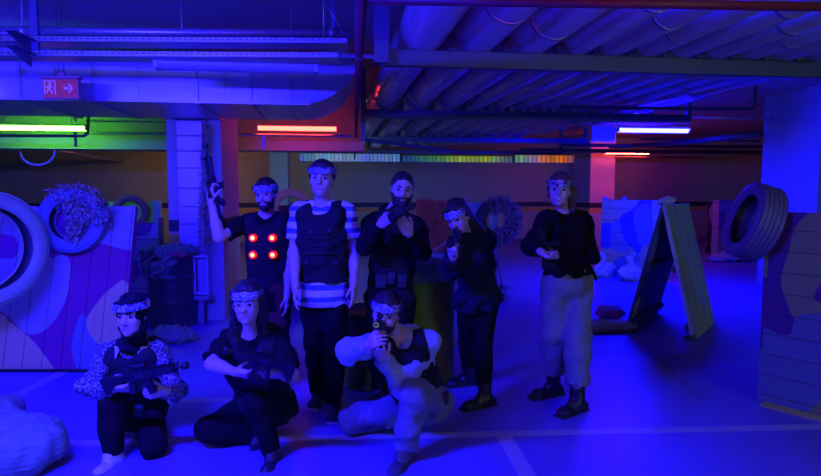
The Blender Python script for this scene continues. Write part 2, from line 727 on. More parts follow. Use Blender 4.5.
# lit window strip high on the back wall ---------------------------
def win(px0, px1, z0, z1, cols, strength, n):
    u0, u1 = BUpx(px0, V_BACK), BUpx(px1, V_BACK)
    global nwin
    nwin += 1
    fr = MB()
    v0 = V_BACK - 0.04
    fr.bbox_(u0, u1, v0, V_BACK, z0, z0 + 0.02); fr.bbox_(u0, u1, v0, V_BACK, z1 - 0.02, z1)
    for i in range(n + 1):
        x = u0 + (u1 - u0) * i / n
        fr.bbox_(x - 0.007, x + 0.007, v0, V_BACK, z0 + .0201, z1 - .0201)
    f = struct(fr.build('window_%d' % nwin, M_frame))
    for i in range(n):
        p = MB()
        a = u0 + (u1 - u0) * i / n + 0.0075; b = u0 + (u1 - u0) * (i + 1) / n - 0.0075
        p.bbox_(a, b, V_BACK - 0.02, V_BACK - 0.001, z0 + 0.0205, z1 - 0.0205)
        t = (i + 0.5) / n * (len(cols) - 1)
        k = min(int(t), len(cols) - 2)
        c = [cols[k][j] * (1 - (t - k)) + cols[k + 1][j] * (t - k) for j in range(3)]
        c = [x * (0.7 + 0.5 * random.random()) for x in c]
        p.build('pane', emis('lit_pane_%d_%d' % (nwin, i), c, strength), f)
nwin = 0
win(300, 400, 2.40, 2.66, [(.10, .2, .55), (.25, .5, .8), (.15, .25, .7), (.12, .3, .6)], .55, 26)
win(402, 512, 2.40, 2.62, [(.03, .10, .35), (.05, .3, .1), (.35, .6, .05), (.45, .6, .06), (.05, .15, .3)], .5, 26)
win(514, 580, 2.40, 2.66, [(.15, .6, .2), (.3, .3, .4), (.8, .22, .03), (.9, .2, .03), (.25, .1, .35)], .5, 15)
win(738, 800, 2.36, 2.55, [(.9, .25, .05), (1, .5, .2), (.9, .3, .06)], .6, 8)

# ================================================================== lamps
def lamp(name, c, length, color, strength, label, group=None, w=0.10, axis=UX, mname=None, bare=False):
    """ceiling batten: housing, glowing diffuser, end caps, hanging brackets"""
    c = Vector(c)
    e = empty(name, c, label, 'lamp', group)
    ay = Vector((-axis.y, axis.x, 0))
    h = MB(); h.cbox(c + Vector((0, 0, .035)), length, w * .9, .035, axis, ay, bev=.006); h.build('housing', M_housing, e)
    for sgn in (-1, 1):
        k = MB(); k.cbox(c + axis * sgn * (length / 2 + .012), .03, w * .98, .075, axis, ay, bev=.008); k.build('end_cap', M_housing, e)
        k = MB(); k.tube([c + axis * sgn * length * .35 + Vector((0, 0, .05)), Vector((c.x, c.y, Z_CEIL - .001)) + axis * sgn * length * .35], .005, 6); k.build('hanger', M_galv, e)
    d = MB()
    n = 8
    prof = [(-w / 2 * math.cos(PI * i / n), .018 - .06 * math.sin(PI * i / n)) for i in range(n + 1)]
    b0 = [c - axis * length / 2 + ay * x + Vector((0, 0, z)) for x, z in prof]
    b1 = [p + axis * length for p in b0]
    if bare: d.tube([c - axis * length / 2 - Vector((0, 0, .05)), c + axis * length / 2 - Vector((0, 0, .05))], .034, 12)
    else: d.prism(b0, b1)
    m = emis(mname, color, strength) if strength else M_diff
    d.build('diffuser', m, e)
    return e

def lamp_px(px0, px1, py, z, name='ceiling_lamp', **k):
    # distance from the height of the lamp
    c = G((px0 + px1) / 2, py, z)
    y = c.y
    L = (P(px1, py, y) - P(px0, py, y)).length
    return lamp(name, c, L, **k)

BLUE = (0.014, 0.008, 1.0)
GB = 'coloured ceiling lamps'
lamp_px(616, 690, 130, 2.55, color=(.0012, .0012, 1.0), strength=800, mname='glow_blue', label='blue glowing tube lamp hung beyond the pipe rack, near the blue pillar', group=GB, w=.11)
lamp_px(-6, 83, 127.5, 2.50, color=(0.14, 1.0, 0.03), strength=40, mname='glow_green', label='green glowing tube lamp under the duct on the exit sign side', group=GB, w=.10)
lamp_px(259, 336, 128, 2.54, color=(1.0, 0.04, 0.025), strength=17, mname='glow_red', label='red glowing tube lamp between the left column and the red pipe', group=GB, w=.10)
lamp_px(604, 650, 152.5, 2.59, color=(1.0, 0.06, 0.03), strength=60, mname='glow_orange', label='small orange glowing tube lamp beside the orange lit column', group=GB, w=.09)
# unseen lamps; blue and red read from shadows and glows, the rest added fill
lamp('ceiling_lamp', (-1.9, 1.75, 2.42), 1.2, BLUE, 1600, 'blue tube lamp above the kneeling players, out of the picture', GB, .11, mname='glow_blue_b')
lamp('ceiling_lamp', (-4.65, 4.92, 2.60), 1.2, BLUE, 330, 'blue tube lamp beside the duct, out of the picture', GB, .11, mname='glow_blue_c', bare=True)
lamp('ceiling_lamp', (1.3, 0.9, 2.50), 1.2, (1.0, 0.03, 0.015), 15, 'red tube lamp above the photographer, out of the picture', GB, .10, mname='glow_red_b', bare=True)
lamp('ceiling_lamp', (4.6, -1.0, 2.50), 1.2, (0.6, 1.0, 0.25), 95, 'added green fill lamp to the side of the photographer, out of the picture', GB, .10, mname='fill_green', bare=True)  # added fill, gives the right-hand boards their greenish tint
lamp('ceiling_lamp', (-3.4, 0.5, 2.50), 1.2, (1.0, 0.95, 0.25), 18, 'added warm fill lamp beside the photographer on the exit sign side, out of the picture', GB, .10, mname='fill_warm', bare=True)  # added fill, lifts red and green on the left side
lamp('ceiling_lamp', (-1.85, 11.2, 2.62), 1.2, (0.5, 1.0, 0.75), 42, 'added greenish fill lamp hidden behind the beam over the striped shirt man', GB, .10, mname='fill_pale', bare=True)  # added out of sight to brighten the back wall
lamp('ceiling_lamp', (-5.1, 14.5, 2.60), 1.2, (1.0, 0.30, 0.08), 40, 'added orange fill lamp hidden behind the left column', GB, .10, mname='fill_orange', bare=True)  # added out of sight to warm the wall behind the left column
# the unlit batten on the duct
lamp('ceiling_lamp', P(238, 67, 4.85), 1.20, (0, 0, 0), 0, 'long unlit tube lamp in front of the duct', 'unlit lamps', .15)

# ================================================================== the big duct
def hall_uz(px, py, v):
    d = ray(px, py)
    ub, vb, zb = toB(d)
    t = v / vb
    return ub * t, 1.6 + zb * t

v0, v1 = 6.05, 7.45
zb = hall_uz(150, 101, v0)[1]
uE = hall_uz(300, 102, v0)[0]
duct = empty('air_duct', B(-3, v0, zb), 'large rectangular sheet steel duct running along the ceiling over the exit sign', 'duct')
prof = [(-8.5, zb), (uE, zb)]
R = 0.62
for i in range(1, 9):
    a = PI / 2 * i / 8 * 0.72
    prof.append((uE + R * math.sin(a), zb + R * (1 - math.cos(a))))
zt = zb + 0.46
top = [(prof[-1][0] - 0.12, zt + 0.08), (uE - 0.1, zt), (-8.5, zt)]
prof += top
d = MB(); d.prism([B(u, v0, z) for u, z in prof], [B(u, v1, z) for u, z in prof])
d.build('duct_shell', M_duct, duct)
for px in (20, 93, 197, 251, 291):
    u = hall_uz(px, 90, v0)[0]
    f = MB()
    f.bbox_(u - .012, u + .012, v0 - .025, v0, zb - .02, zt + .02)
    f.bbox_(u - .012, u + .012, v0, v1, zb - .02, zb)
    f.build('flange', M_galv, duct)
for px in (55, 139, 225):                        # sheet seams
    u = hall_uz(px, 90, v0)[0]
    f = MB(); f.bbox_(u - .006, u + .006, v0 - .008, v0, zb, zt); f.build('seam', M_galv, duct)
f = MB(); f.bbox_(-8.5, uE + .1, v0 - .018, v0 - .001, zb - .012, zb + .012); f.build('edge_rail', M_galv, duct)

# exit sign -------------------------------------------------------------------
sc_ = P(60, 88, 5.25)
sx = (P(78, 88, 5.25) - P(42, 88, 5.25)).length
ex = empty('exit_sign', sc_, 'emergency exit sign with running figure and arrow hanging in front of the duct', 'sign')
M_sign = emis('sign_face', (0.55, 0.06, 0.07), 0.16)
M_signb = mat('sign_body', (0.55, 0.25, 0.22), rough=0.5)
M_pict = emis('sign_pictogram', (0.35, 0.22, 0.75), 0.35)
s = MB(); s.cbox(sc_ + Vector((0, .03, -.005)), sx, .05, .17, bev=.006); s.build('sign_box', M_signb, ex)
s = MB(); s.cbox(sc_ + Vector((0, .001, -.005)), sx - .02, .008, .15); s.build('sign_face', M_sign, ex)
s = MB(); s.cbox(sc_ + Vector((0, .03, .092)), sx + .03, .07, .022, bev=.004); s.build('sign_cap', M_signb, ex)
s = MB(); s.tube([sc_ + Vector((0, .03, .1)), sc_ + Vector((0, .03, .15))], .035, 12); s.build('mounting_boss', M_signb, ex)
s = MB(); s.tube([sc_ + Vector((0.02, .03, .14)), Vector((sc_.x + .02, sc_.y + .03, Z_CEIL - .001))], .004, 6)
s.tube([sc_ + Vector((-0.02, .03, .14)), Vector((sc_.x - .02, sc_.y + .03, Z_CEIL - .001))], .004, 6); s.build('hanging_wire', M_galv, ex)
n = Vector((0, -1, 0))
def sgn_poly(pts, mbx):
    mbx.poly([sc_ + Vector((x, -.0035, z)) for x, z in pts], n, .003)
pg = MB()
ox = -0.085
# running figure inside an outlined door
for a, b, w in (((-.045, -.055), (-.045, .06), .007), ((-.045, .06), (.045, .06), .007), ((.045, .06), (.045, -.055), .007),
                ((-.004, .022), (-.010, -.012), .020), ((-.008, .02), (-.032, .004), .009), ((.0, .02), (.022, .004), .009),
                ((-.012, -.01), (.014, -.026), .010), ((.014, -.026), (.016, -.052), .010), ((-.012, -.01), (-.03, -.04), .010)):
    ax_, az_ = a; bx_, bz_ = b
    dx, dz = bx_ - ax_, bz_ - az_
    L = math.hypot(dx, dz); nx_, nz_ = -dz / L * w / 2, dx / L * w / 2
    sgn_poly([(ox + ax_ + nx_, az_ + nz_), (ox + bx_ + nx_, bz_ + nz_), (ox + bx_ - nx_, bz_ - nz_), (ox + ax_ - nx_, az_ - nz_)], pg)
sgn_poly([(ox + .002 + .011 * math.cos(t), .037 + .011 * math.sin(t)) for t in np.linspace(0, 2 * PI, 12, endpoint=False)], pg)
pg.build('running_figure', M_pict, ex)
pg = MB()
sgn_poly([(.035, .008), (.075, .008), (.075, -.012), (.035, -.012)], pg)
sgn_poly([(.072, .035), (.085, .035), (.115, -.002), (.085, -.039), (.072, -.039), (.095, -.002)], pg)
pg.build('arrow', M_pict, ex)

# pipe, cable trays on the ceiling at the left ---------------------------------
def pipe(name, pts, r, m, label, cat='pipe', group=None, clamps=()):
    mbp = MB(); mbp.tube(pts, r, 14)
    if not clamps:
        o = mbp.build(name, m); return tag(o, label, cat, group)
    e = empty(name, pts[0], label, cat, group)
    mbp.build('pipe_run', m, e)
    for c in clamps:
        k = MB(); k.tube([c, Vector((c.x, c.y, Z_CEIL - .001))], .006, 6)
        k.tube([c - UX * .02, c + UX * .02], r + .006, 14) ; k.build('pipe_hanger', M_galv, e)
    return e

def acr(px0, px1, py, v, px_ref=200):
    """line across the hall through a pixel at PX_REF, from column px0 to px1"""
    u, z = hall_uz(px_ref, py, v)
    return B(BUpx(px0, v), v, z), B(BUpx(px1, v), v, z)

zz = P(350, 33.5, 4.7).z
a, b = G(-120, 30.5, zz), G(350, 33.5, zz)
pipe('water_pipe', [a, b], .034, M_galv, 'bright blue lit pipe running under the ceiling above the cable trays', clamps=[a.lerp(b, t) for t in (.3, .96)])

def tray(py, py0, name, label, px1):
    z = P(px1, py, 4.6).z
    a, b = G(-120, py0, z), G(px1, py, z)
    UX = (b - a).normalized(); VY = Vector((-UX.y, UX.x, 0))
    e = empty(name, a, label, 'cable tray', 'cable trays')
    L = (b - a).length
    m = MB()
    m.obox(a, UX * L, VY * .004, (0, 0, .036)); m.obox(a, UX * L, VY * .20, (0, 0, .004)); m.obox(a + VY * .20, UX * L, VY * .004, (0, 0, .036))
    m.build('tray_channel', M_galv, e)
    s = MB()
    k = 0
    x = .02
    while x < L - .05:
        s.obox(a + UX * x - VY * .0012 + Vector((0, 0, .018)), UX * .022, VY * .001, (0, 0, .008)); x += .045
    tag(s.build('slots', M_black, e), kind='stuff')
    return e
tray(43, 40.5, 'cable_tray', 'upper perforated steel cable tray below the bright pipe', 347)
tray(57.5, 55, 'cable_tray', 'lower perforated steel cable tray, just above the duct', 338)
# drop bracket at the left
e = empty('tray_bracket', B(BUpx(18, 4.9), 4.9, 2.5), 'dark steel bracket holding the cable trays near the exit sign', 'bracket')
u = BUpx(18, 4.55)
m = MB(); m.bbox_(u - .025, u + .025, 4.9, 4.93, 2.60, Z_CEIL); m.build('upright', M_frame, e)
for z in (2.70, 2.60):
    m = MB(); m.prism([B(u - .03, 4.9, z), B(u + .03, 4.9, z), B(u + .03, 4.55, z - .005), B(u - .03, 4.55, z - .005)],
                      [B(u - .03, 4.9, z + .005), B(u + .03, 4.9, z + .005), B(u + .03, 4.55, z + .001), B(u - .03, 4.55, z + .001)])
    m.prism([B(u - .03, 4.9, z - .09), B(u - .025, 4.9, z - .09), B(u - .025, 4.55, z - .01), B(u - .03, 4.55, z - .01)],
            [B(u - .03, 4.9, z), B(u - .025, 4.9, z), B(u - .025, 4.55, z), B(u - .03, 4.55, z)])
    m.build('arm', M_frame, e)
# struts and wires near the red pipe
e = empty('strut_hanger', B(BUpx(322, 4.6), 4.6, 2.7), 'thin steel hanger rods with diagonal braces beside the red pipe', 'hanger')
m = MB(); m.tube([P(324, 38, 4.6), Vector((P(324, 38, 4.6).x, 4.6, Z_CEIL-.001))], .006, 6); m.build('rod', M_galv, e)
m = MB(); m.cbox((P(333, 20, 4.7) + Vector((0, 0, .05))), .03, .03, .42); m.build('channel', M_frame, e)
m = MB(); m.tube([P(343, 32, 4.6), P(322, -2, 4.6)], .004, 6); m.tube([P(368, 37, 4.6), P(386, 12, 4.6)], .004, 6); m.build('brace', M_galv, e)

# red sprinkler pipes ----------------------------------------------------------
zr = 2.50
p0, p1 = G(363, -30, zr), G(354.5, 160, zr)
pipe('sprinkler_pipe', [p0, p1], .027, M_redpipe, 'red sprinkler pipe running away from the camera left of the pipe rack', group='sprinkler pipes', clamps=[p0.lerp(p1, t) for t in (.1, .45)])
p0 = G(368, 0, 2.47); p1 = G(900, 8, 2.47)
pipe('sprinkler_pipe', [p0, p1], .022, M_redpipe, 'dark red pipe crossing the picture under the big pipes at its top edge', group='sprinkler pipes')

# ================================================================== the pipe rack at the right
ZBT = 2.66                       # top of the cross beams
rack_u = []
u = hall_uz(397, 50, 4.6)[0]
spec = [.215] * 3 + [.148] * 9
DIRP = VY
lab = ['big jacketed pipe nearest the red pipe, with a pink highlight', 'second big jacketed pipe from the red pipe', 'third big jacketed pipe from the red pipe',
       'first of the narrower jacketed pipes, beside the third big one', 'second of the narrower jacketed pipes', 'third of the narrower jacketed pipes',
       'fourth of the narrower jacketed pipes', 'fifth of the narrower jacketed pipes', 'sixth of the narrower jacketed pipes', 'seventh of the narrower jacketed pipes',
       'eighth of the narrower jacketed pipes', 'outermost narrow jacketed pipe on the pillar side of the rack']
vend = [15.2, 15.0, 14.8, 14.6, 14.4, 14.2, 14, 13.8, 13.6, 12.4, 11.2, 10.0]
for i, r in enumerate(spec):
    cu = u + r
    cz = ZBT + r * .86
    e = empty('jacketed_pipe', B(cu, 1.2, cz), lab[i] + ', running along the ceiling', 'pipe', 'jacketed pipes on the rack')
    m = MB(); m.tube([B(cu, 1.2, cz), B(cu, vend[i], cz)], r * .86, 28); m.build('pipe_jacket', M_pipe, e)
    vv = 2.2 + .35 * (i % 3)
    while vv < vend[i] - .5:
        k = MB(); k.tube([B(cu, vv, cz), B(cu, vv + .035, cz)], r * .86 + .005, 28); k.build('joint_band', M_pipe, e)
        vv += 1.25
    for vb_ in (4.6, 8.0, 12.0):
        if vb_ < vend[i]:
            k = MB(); k.cbox(B(cu + r, vb_ + .02, ZBT + .045), .07, .05, .08, UX, VY, bev=.008); k.tube([B(cu + r, vb_ + .02, ZBT + .05), B(cu + r, vb_ + .02, ZBT + .12)], .012, 8)
            k.build('pipe_clamp', M_frame, e)
    u += 2 * r
u_end = u
u_start = hall_uz(388, 50, 4.6)[0]
def trapeze(v, u0, u1, h, label, m=M_frame, zt=ZBT, posts=(0, 1)):
    e = empty('rack_beam', B(u0, v, zt), label, 'beam', 'cross beams of the pipe rack')
    k = MB()
    k.bbox_(u0, u1, v, v + .006, zt - h, zt); k.bbox_(u0, u1, v, v + .06, zt - .006, zt); k.bbox_(u0, u1, v, v + .06, zt - h, zt - h + .006)
    k.build('channel', m, e)
    for i in posts:
        x = (u0 - .06) if i == 0 else u1
        k = MB(); k.bbox_(x, x + .06, v, v + .07, zt - h, Z_CEIL - .001); k.build('post', m, e)
    return e
trapeze(4.6, u_start - .0, u_end + .4, .125, 'blue lit steel channel beam under the big pipes, nearest of the rack')
trapeze(8.0, hall_uz(366, 112, 8.0)[0], hall_uz(688, 112, 8.0)[0] , .11, 'second steel channel beam of the rack, ending above the blue lamp')
trapeze(12.0, hall_uz(368, 139, 12.0)[0], hall_uz(585, 139, 12.0)[0], .10, 'third steel channel beam of the rack')
trapeze(15.0, hall_uz(370, 148, 15.0)[0], hall_uz(560, 148, 15.0)[0], .09, 'last steel channel beam of the rack, before the lit windows', zt=2.60)
# wide post at the near end of the first beam
e = empty('rack_post', B(u_start - .3, 4.6, 2.54), 'wide blue lit steel post at the end of the nearest rack beam', 'post')
k = MB(); x = hall_uz(388, 20, 4.58)[0]; k.bbox_(x - .11, x, 4.5, 4.56, 2.54, Z_CEIL - .001); k.build('post_channel', M_frame, e)
k = MB(); x = hall_uz(357, 20, 4.58)[0]; k.bbox_(x - .02, x + .035, 4.5, 4.56, 2.54, Z_CEIL - .001); k.build('post_channel', M_frame, e)
k = MB(); x0 = hall_uz(342, 55, 4.5)[0]; x1 = hall_uz(388, 55, 4.5)[0]; k.bbox_(x0, x1, 4.49, 4.5, 2.56, 2.59); k.build('tie_bar', M_frame, e)
# side rail linking second and third beams, and hanging end post
e = empty('rack_side_rail', B(0, 8, 2.3), 'dark steel frame hanging at the near end of the second rack beam', 'frame')
x = hall_uz(363, 120, 7.98)[0]
k = MB(); k.bbox_(x - .03, x + .03, 7.9, 7.96, 2.24, Z_CEIL - .001); k.build('side_post', M_frame, e)
k = MB(); k.prism([B(x - .03, 7.97, 2.24), B(x + .03, 7.97, 2.24), B(x + .03, 8.03, 2.24), B(x - .03, 8.03, 2.24)], [B(x - .03, 7.97, 2.30), B(x + .03, 7.97, 2.30), B(x + .03, 8.03, 2.30), B(x - .03, 8.03, 2.30)])
k.build('bracket_foot', M_frame, e)
k = MB(); k.tube([B(x + .03, 8.0, 2.26), B(x + 2.6, 12.5, 2.36)], .025, 8); k.build('sloping_rail', M_frame, e)

# dark conduit with elbow beside the blue pillar
c0 = G(690, 108.5, 2.60); y = c0.y
pipe('conduit', [P(560, 107, y - .12), P(690, 109, y - .12), P(750, 109, y), P(755, 107, y), P(756, 82, y)], .022, M_darkpipe, 'dark conduit with an elbow turning up beside the blue pillar', group='thin conduits')
tagm = MB(); q = P(748, 96, y); tagm.tube([q + Vector((0, 0, .03)), q - Vector((0, 0, .03))], .018, 8); tagm.tube([q, q + Vector((0, 0, .12))], .004, 6)
tag(tagm.build('valve', mat('brass', (.6, .45, .12), rough=.4, metal=.8)), 'small brass valve hanging by the conduit elbow', 'valve')
# thin blue lit conduits near the blue lamp
for py, px0, px1, vv, r, lb in ((118, 690, 770, 9.0, .015, 'thin conduit above the blue lamp, pillar side'), (124, 560, 700, 9.4, .012, 'thin conduit just over the blue lamp'),
                           (146, 560, 765, 12.5, .035, 'dark pipe crossing beyond the blue lamp, upper one'), (151.5, 520, 765, 14.2, .05, 'dark pipe crossing beyond the blue lamp, lower one'),
                           (134.5, 90, 352, 9.4, .022, 'pale pipe lit green and red behind the coloured lamps'), (121.5, 88, 168, 8.8, .012, 'thin pipe above the pale pipe, behind the green lamp'),
                           (157, 614, 700, 15.3, .02, 'thin dark pipe under the orange lamp')):
    a, b = acr(px0, px1, py, vv, (px0 + px1) / 2)
    pipe('conduit', [a, b], r, M_galv if 'pale' in lb or 'thin conduit' in lb else M_darkpipe, lb, group='thin conduits')
# curved diagonal bundle on the right, rising to the pillar
pipe('conduit', [P(610, 147, 14), P(680, 143, 12), P(730, 137, 10), P(800, 131, 11)], .045, M_darkpipe, 'dark pipe slanting up from the orange column toward the blue pillar', group='thin conduits')
pipe('conduit', [P(640, 139, 13), P(760, 141, 11)], .02, M_darkpipe, 'thin dark conduit just under the blue lamp', group='thin conduits')
# green lit diagonal pipe, dark conduit with drop, hoop of cable at the left
pipe('conduit', [G(-60, 132, 2.40), G(165, 167.5, 2.40)], .045, M_galv, 'green lit pipe slanting away under the green lamp', group='thin conduits')
y = 8.1
pipe('conduit', [P(-60, 135.5, y), P(84, 136, y), P(88, 133, y), P(88.5, 108, y)], .02, M_darkpipe, 'dark conduit below the green lamp, bending up at its end', group='thin conduits')
hp = [P(37.5 + 17 * math.cos(t), 152 + 13 * math.sin(t), 7.6) for t in np.linspace(PI * 1.02, -0.15, 14)]
tag((lambda q: (q.tube(hp, .012, 8), q.build('cable_loop', mat('white_cable', (.8, .75, .8), rough=.4)))[1])(MB()), 'white cable hanging in a loop under the green lit pipe', 'cable')
e = empty('lamp_bracket', P(75, 140, 8.2), 'green lit vertical bracket beside the green lamp', 'bracket')
k = MB(); k.cbox(P(75.5, 139, 8.5), .035, .02, .22); k.build('plate', M_galv, e)
k = MB(); q = P(75.5, 118, 8.5); k.cbox(q, .035, .02, .10); k.build('hook', M_galv, e)
e = empty('lamp_bracket', P(262, 140, 9), 'red lit vertical bracket at the near end of the red lamp', 'bracket')
k = MB(); k.cbox(P(263.5, 142, 9), .045, .02, .20); k.build('plate', M_galv, e)

# grey fluorescent cover frame near pipes: small distribution box above orange lamp
e = empty('junction_box', P(603, 134, 11), 'pale junction box hanging beside the blue lamp', 'box')
k = MB(); k.cbox(P(603, 134, 11), .42, .10, .28, bev=.01); k.build('box_body', M_housing, e)
k = MB(); k.cbox(P(603, 141, 10.93), .46, .02, .03); k.build('box_lip', M_housing, e)
# ================================================================== barricades, tyres, drums, nets, bags
Pn_lav = plank_mat('boards_pale_blue', (0.36, 0.36, 0.32), 0, .17)
Pn_pur = plank_mat('boards_purple', (0.30, 0.02, 0.17), 0, .17)
Pn_bei = plank_mat('boards_beige', (0.66, 0.52, 0.20), 0, .17)
Pn_blu = plank_mat('boards_blue', (0.18, 0.24, 0.30), 0, .17)


def panel(name, label, bl, br, H, lean, th, base, patches=(), seam_axis=0, cat='barricade', group=None, battens=False, edges=None, origin_px=None):
    """timber barricade panel: bl, br bottom corners on the floor, H height, lean = horizontal shift of the top along the back normal"""
    bl, br = Vector(bl), Vector(br)
    ax = (br - bl).normalized()
    W = (br - bl).length
    nb = Vector((-ax.y, ax.x, 0))                   # away from the camera side
    az = (nb * lean + Vector((0, 0, H))).normalized()
    L = math.hypot(lean, H)
    ay = az.cross(ax)
    if ay.dot(nb) < 0: ay = -ay
    e = empty(name, (bl + br) / 2, label, cat, group)
    m = MB()
    m.obox(bl, ax * W, ay * th, az * L)
    mats = [base]
    def toloc(px, py):
        d = ray(px, py)
        t = (bl - CAM).dot(ay) / d.dot(ay)
        q = CAM + d * t - bl
        return q.dot(ax), q.dot(az)
    for i, (pm, pts) in enumerate(patches):
        lp = smooth_closed([toloc(*p) for p in pts], 5)
        lp = clip_poly(lp, 0, W, 0, L)
        if len(lp) < 3: continue
        if pm not in mats: mats.append(pm)
        m.mi = mats.index(pm)
        off = .0012 * (i + 1)
        m.poly([bl + ax * float(x) + az * float(z) for x, z in lp], -ay, off)
    o = m.build('board_face', mats, None)
    local_mesh(o, bl, ax, ay, az)
    # parent keeping world place
    M = o.matrix_world.copy()
    o.parent = e
    o.matrix_world = Matrix.Translation(-e.location) @ M
    o.matrix_parent_inverse = Matrix.Identity(4)
    o.matrix_basis = Matrix.Translation(-e.location) @ M
    if battens:
        for x in (.04, W - .12):
            k = MB(); k.obox(bl + ax * x + ay * (th + .001), ax * .08, ay * .045, az * L); k.build('batten', edges or base, e)
    return e, ax, ay, az, bl, W, L, toloc


# --- big camouflage-painted panel at the left
bl = G(-150, 372); br = G(121, 372)
br = Vector((br.x, bl.y, 0))
camo_left = panel('camouflage_barricade', 'large plank barricade painted purple, pale blue and beige, carrying two tyres', bl, br, 1.45, .40, .05, Pn_pur,
      [(Pn_lav, [(96, 196), (140, 200), (136, 246), (118, 248), (104, 244), (84, 244), (70, 225), (60, 196)]),
       (Pn_lav, [(30, 200), (48, 254), (62, 254), (70, 262), (69, 288), (60, 312), (45, 330), (28, 334), (14, 322), (-5, 308), (-60, 280), (-60, 190)]),
       (Pn_bei, [(-6, 314), (10, 322), (28, 336), (42, 352), (56, 378), (20, 390), (-60, 390), (-80, 330)]),
       (Pn_blu, [(80, 316), (88, 320), (96, 340), (100, 385), (85, 385), (72, 350)]),
       (Pn_bei, [(128, 284), (112, 288), (98, 302), (87, 320), (90, 334), (100, 345), (116, 350), (140, 345)]),
       (Pn_pur, [(-60, 240), (-20, 236), (14, 236), (14, 258), (-20, 256), (-60, 262)])], battens=True)
k = MB(); k.obox(bl + Vector((0, -.012, 0)), Vector((br.x - bl.x, 0, 0)), Vector((0, .010, 0)), Vector((0, 0, .028)))
k.build('shadow_strip', M_black, camo_left[0])  # black strip laid in as the shadow gap under the boards


def tyre(label, c, axis, R, w, rim, m, group=None, seg=48, grooves=4, ref=None):
    e = empty('tyre', c, label, 'tyre', group)
    cas = [(rim + .012, -w * .30), (rim, -w * .36), (rim + .006, -w * .42), (rim + .35 * (R - rim), -w * .5), (rim + .7 * (R - rim), -w * .5), (R - .018, -w * .455),
           (R - .018, w * .455), (rim + .7 * (R - rim), w * .5), (rim + .35 * (R - rim), w * .5), (rim + .006, w * .42), (rim, w * .36), (rim + .012, w * .30),
           (rim + .3 * (R - rim), w * .42), (R - .035, w * .40), (R - .035, -w * .40), (rim + .3 * (R - rim), -w * .42)]
    mb = MB(); mb.revolve(cas[:12], c, axis, seg); mb.build('casing', m, e)
    mb = MB(); mb.revolve(cas[11:] + cas[:1], c, axis, seg); mb.build('inner_liner', M_rubber, e)
    tr = [(R - .016, -w * .458), (R - .004, -w * .43)]
    n = grooves
    ww = w * .84
    for i in range(n + 1):
        a = -ww / 2 + ww * i / (n + 1) + .004
        b = -ww / 2 + ww * (i + 1) / (n + 1) - .004
        tr += [(R - .009, a - .003), (R, a), (R + .001, (a + b) / 2), (R, b), (R - .009, b + .003)]
    tr += [(R - .004, w * .43), (R - .016, w * .458)]
    mb = MB()
    mb.revolve(tr + [(R - .0175, w * .45), (R - .0175, -w * .45)], c, axis, seg * 2, closed=True, smooth=False)
    mb.build('tread', m, e)
    return e

GT = 'tyres on the barricades'
tyre('large pale truck tyre cut by the picture edge, on the big purple barricade', P(-16, 249, 4.80), (.88, -.47, .0), .468, .235, .335, M_rubber_paint, GT, seg=64)
t2c = P(73, 221, 5.42)
tyre('blue tyre straddling the top of the big purple barricade under a shaggy net', t2c, (.10, -1, .06), .285, .17, .175, M_rubber_blue, GT)


def shag(name, label, mats, spots, n, size, cat='camouflage net', seed=3, jit=.02, kind=None, parent=None):
    """shaggy net: many small cloth strips, spots = function(i, rng) -> (point, outward normal)"""
    r = np.random.RandomState(seed)
    mb = MB()
    for i in range(n):
        p, nn = spots(i, r)
        p = Vector(p) + Vector(r.normal(size=3) * jit)
        nn = (Vector(nn) + Vector(r.normal(size=3) * .55)).normalized()
        t = nn.cross(Vector(r.normal(size=3))).normalized()
        L = size * (.6 + .8 * r.rand()); wd = size * (.16 + .2 * r.rand())
        c1 = p + nn * L * .5 + t.cross(nn) * wd * r.normal() * .6
        c2 = p + nn * L * .8 + t.cross(nn) * wd * r.normal() - Vector((0, 0, L * .35))
        q = [p - t * wd / 2, p + t * wd / 2, c1 + t * wd / 2, c1 - t * wd / 2, c2 + t * wd * .3, c2 - t * wd * .3]
        v = [mb.bm.verts.new(x) for x in q]
        f1 = mb.bm.faces.new((v[0], v[1], v[2], v[3])); f2 = mb.bm.faces.new((v[3], v[2], v[4], v[5]))
        f1.material_index = f2.material_index = r.randint(len(mats))
    me = bpy.data.meshes.new(name)
    mb.bm.to_mesh(me); mb.bm.free()
    for m in mats: me.materials.append(m)
    o = link_world(name, me, parent)
    if parent is None: tag(o, label, cat)
    if kind: o['kind'] = kind
    return o

M_net = mat('net_leaf_pale', (0.52, 0.46, 0.42), rough=.85)
M_net2 = mat('net_leaf_dark', (0.10, 0.10, 0.12), rough=.9)
M_net3 = mat('net_leaf_tan', (0.42, 0.30, 0.20), rough=.9)
def on_tyre2(i, r):
    if i % 5 == 0:     # tail hanging through the hole
        x = r.uniform(.0, .11); z = r.uniform(-.17, .18)
        return t2c + Vector((x, -.09, z)), (0, -1, 0)
    a = r.uniform(math.radians(-5), math.radians(128))
    rr = r.uniform(.13, .31)
    return t2c + Vector((math.cos(a) * rr * 1.02, r.uniform(-.11, .10), math.sin(a) * rr + .0)), (math.cos(a), -.5, math.sin(a))
shag('camouflage_net', 'shaggy leafy camouflage net draped over the blue tyre on the big barricade', [M_net, M_net2, M_net2, M_net3, M_net], on_tyre2, 3600, .032)

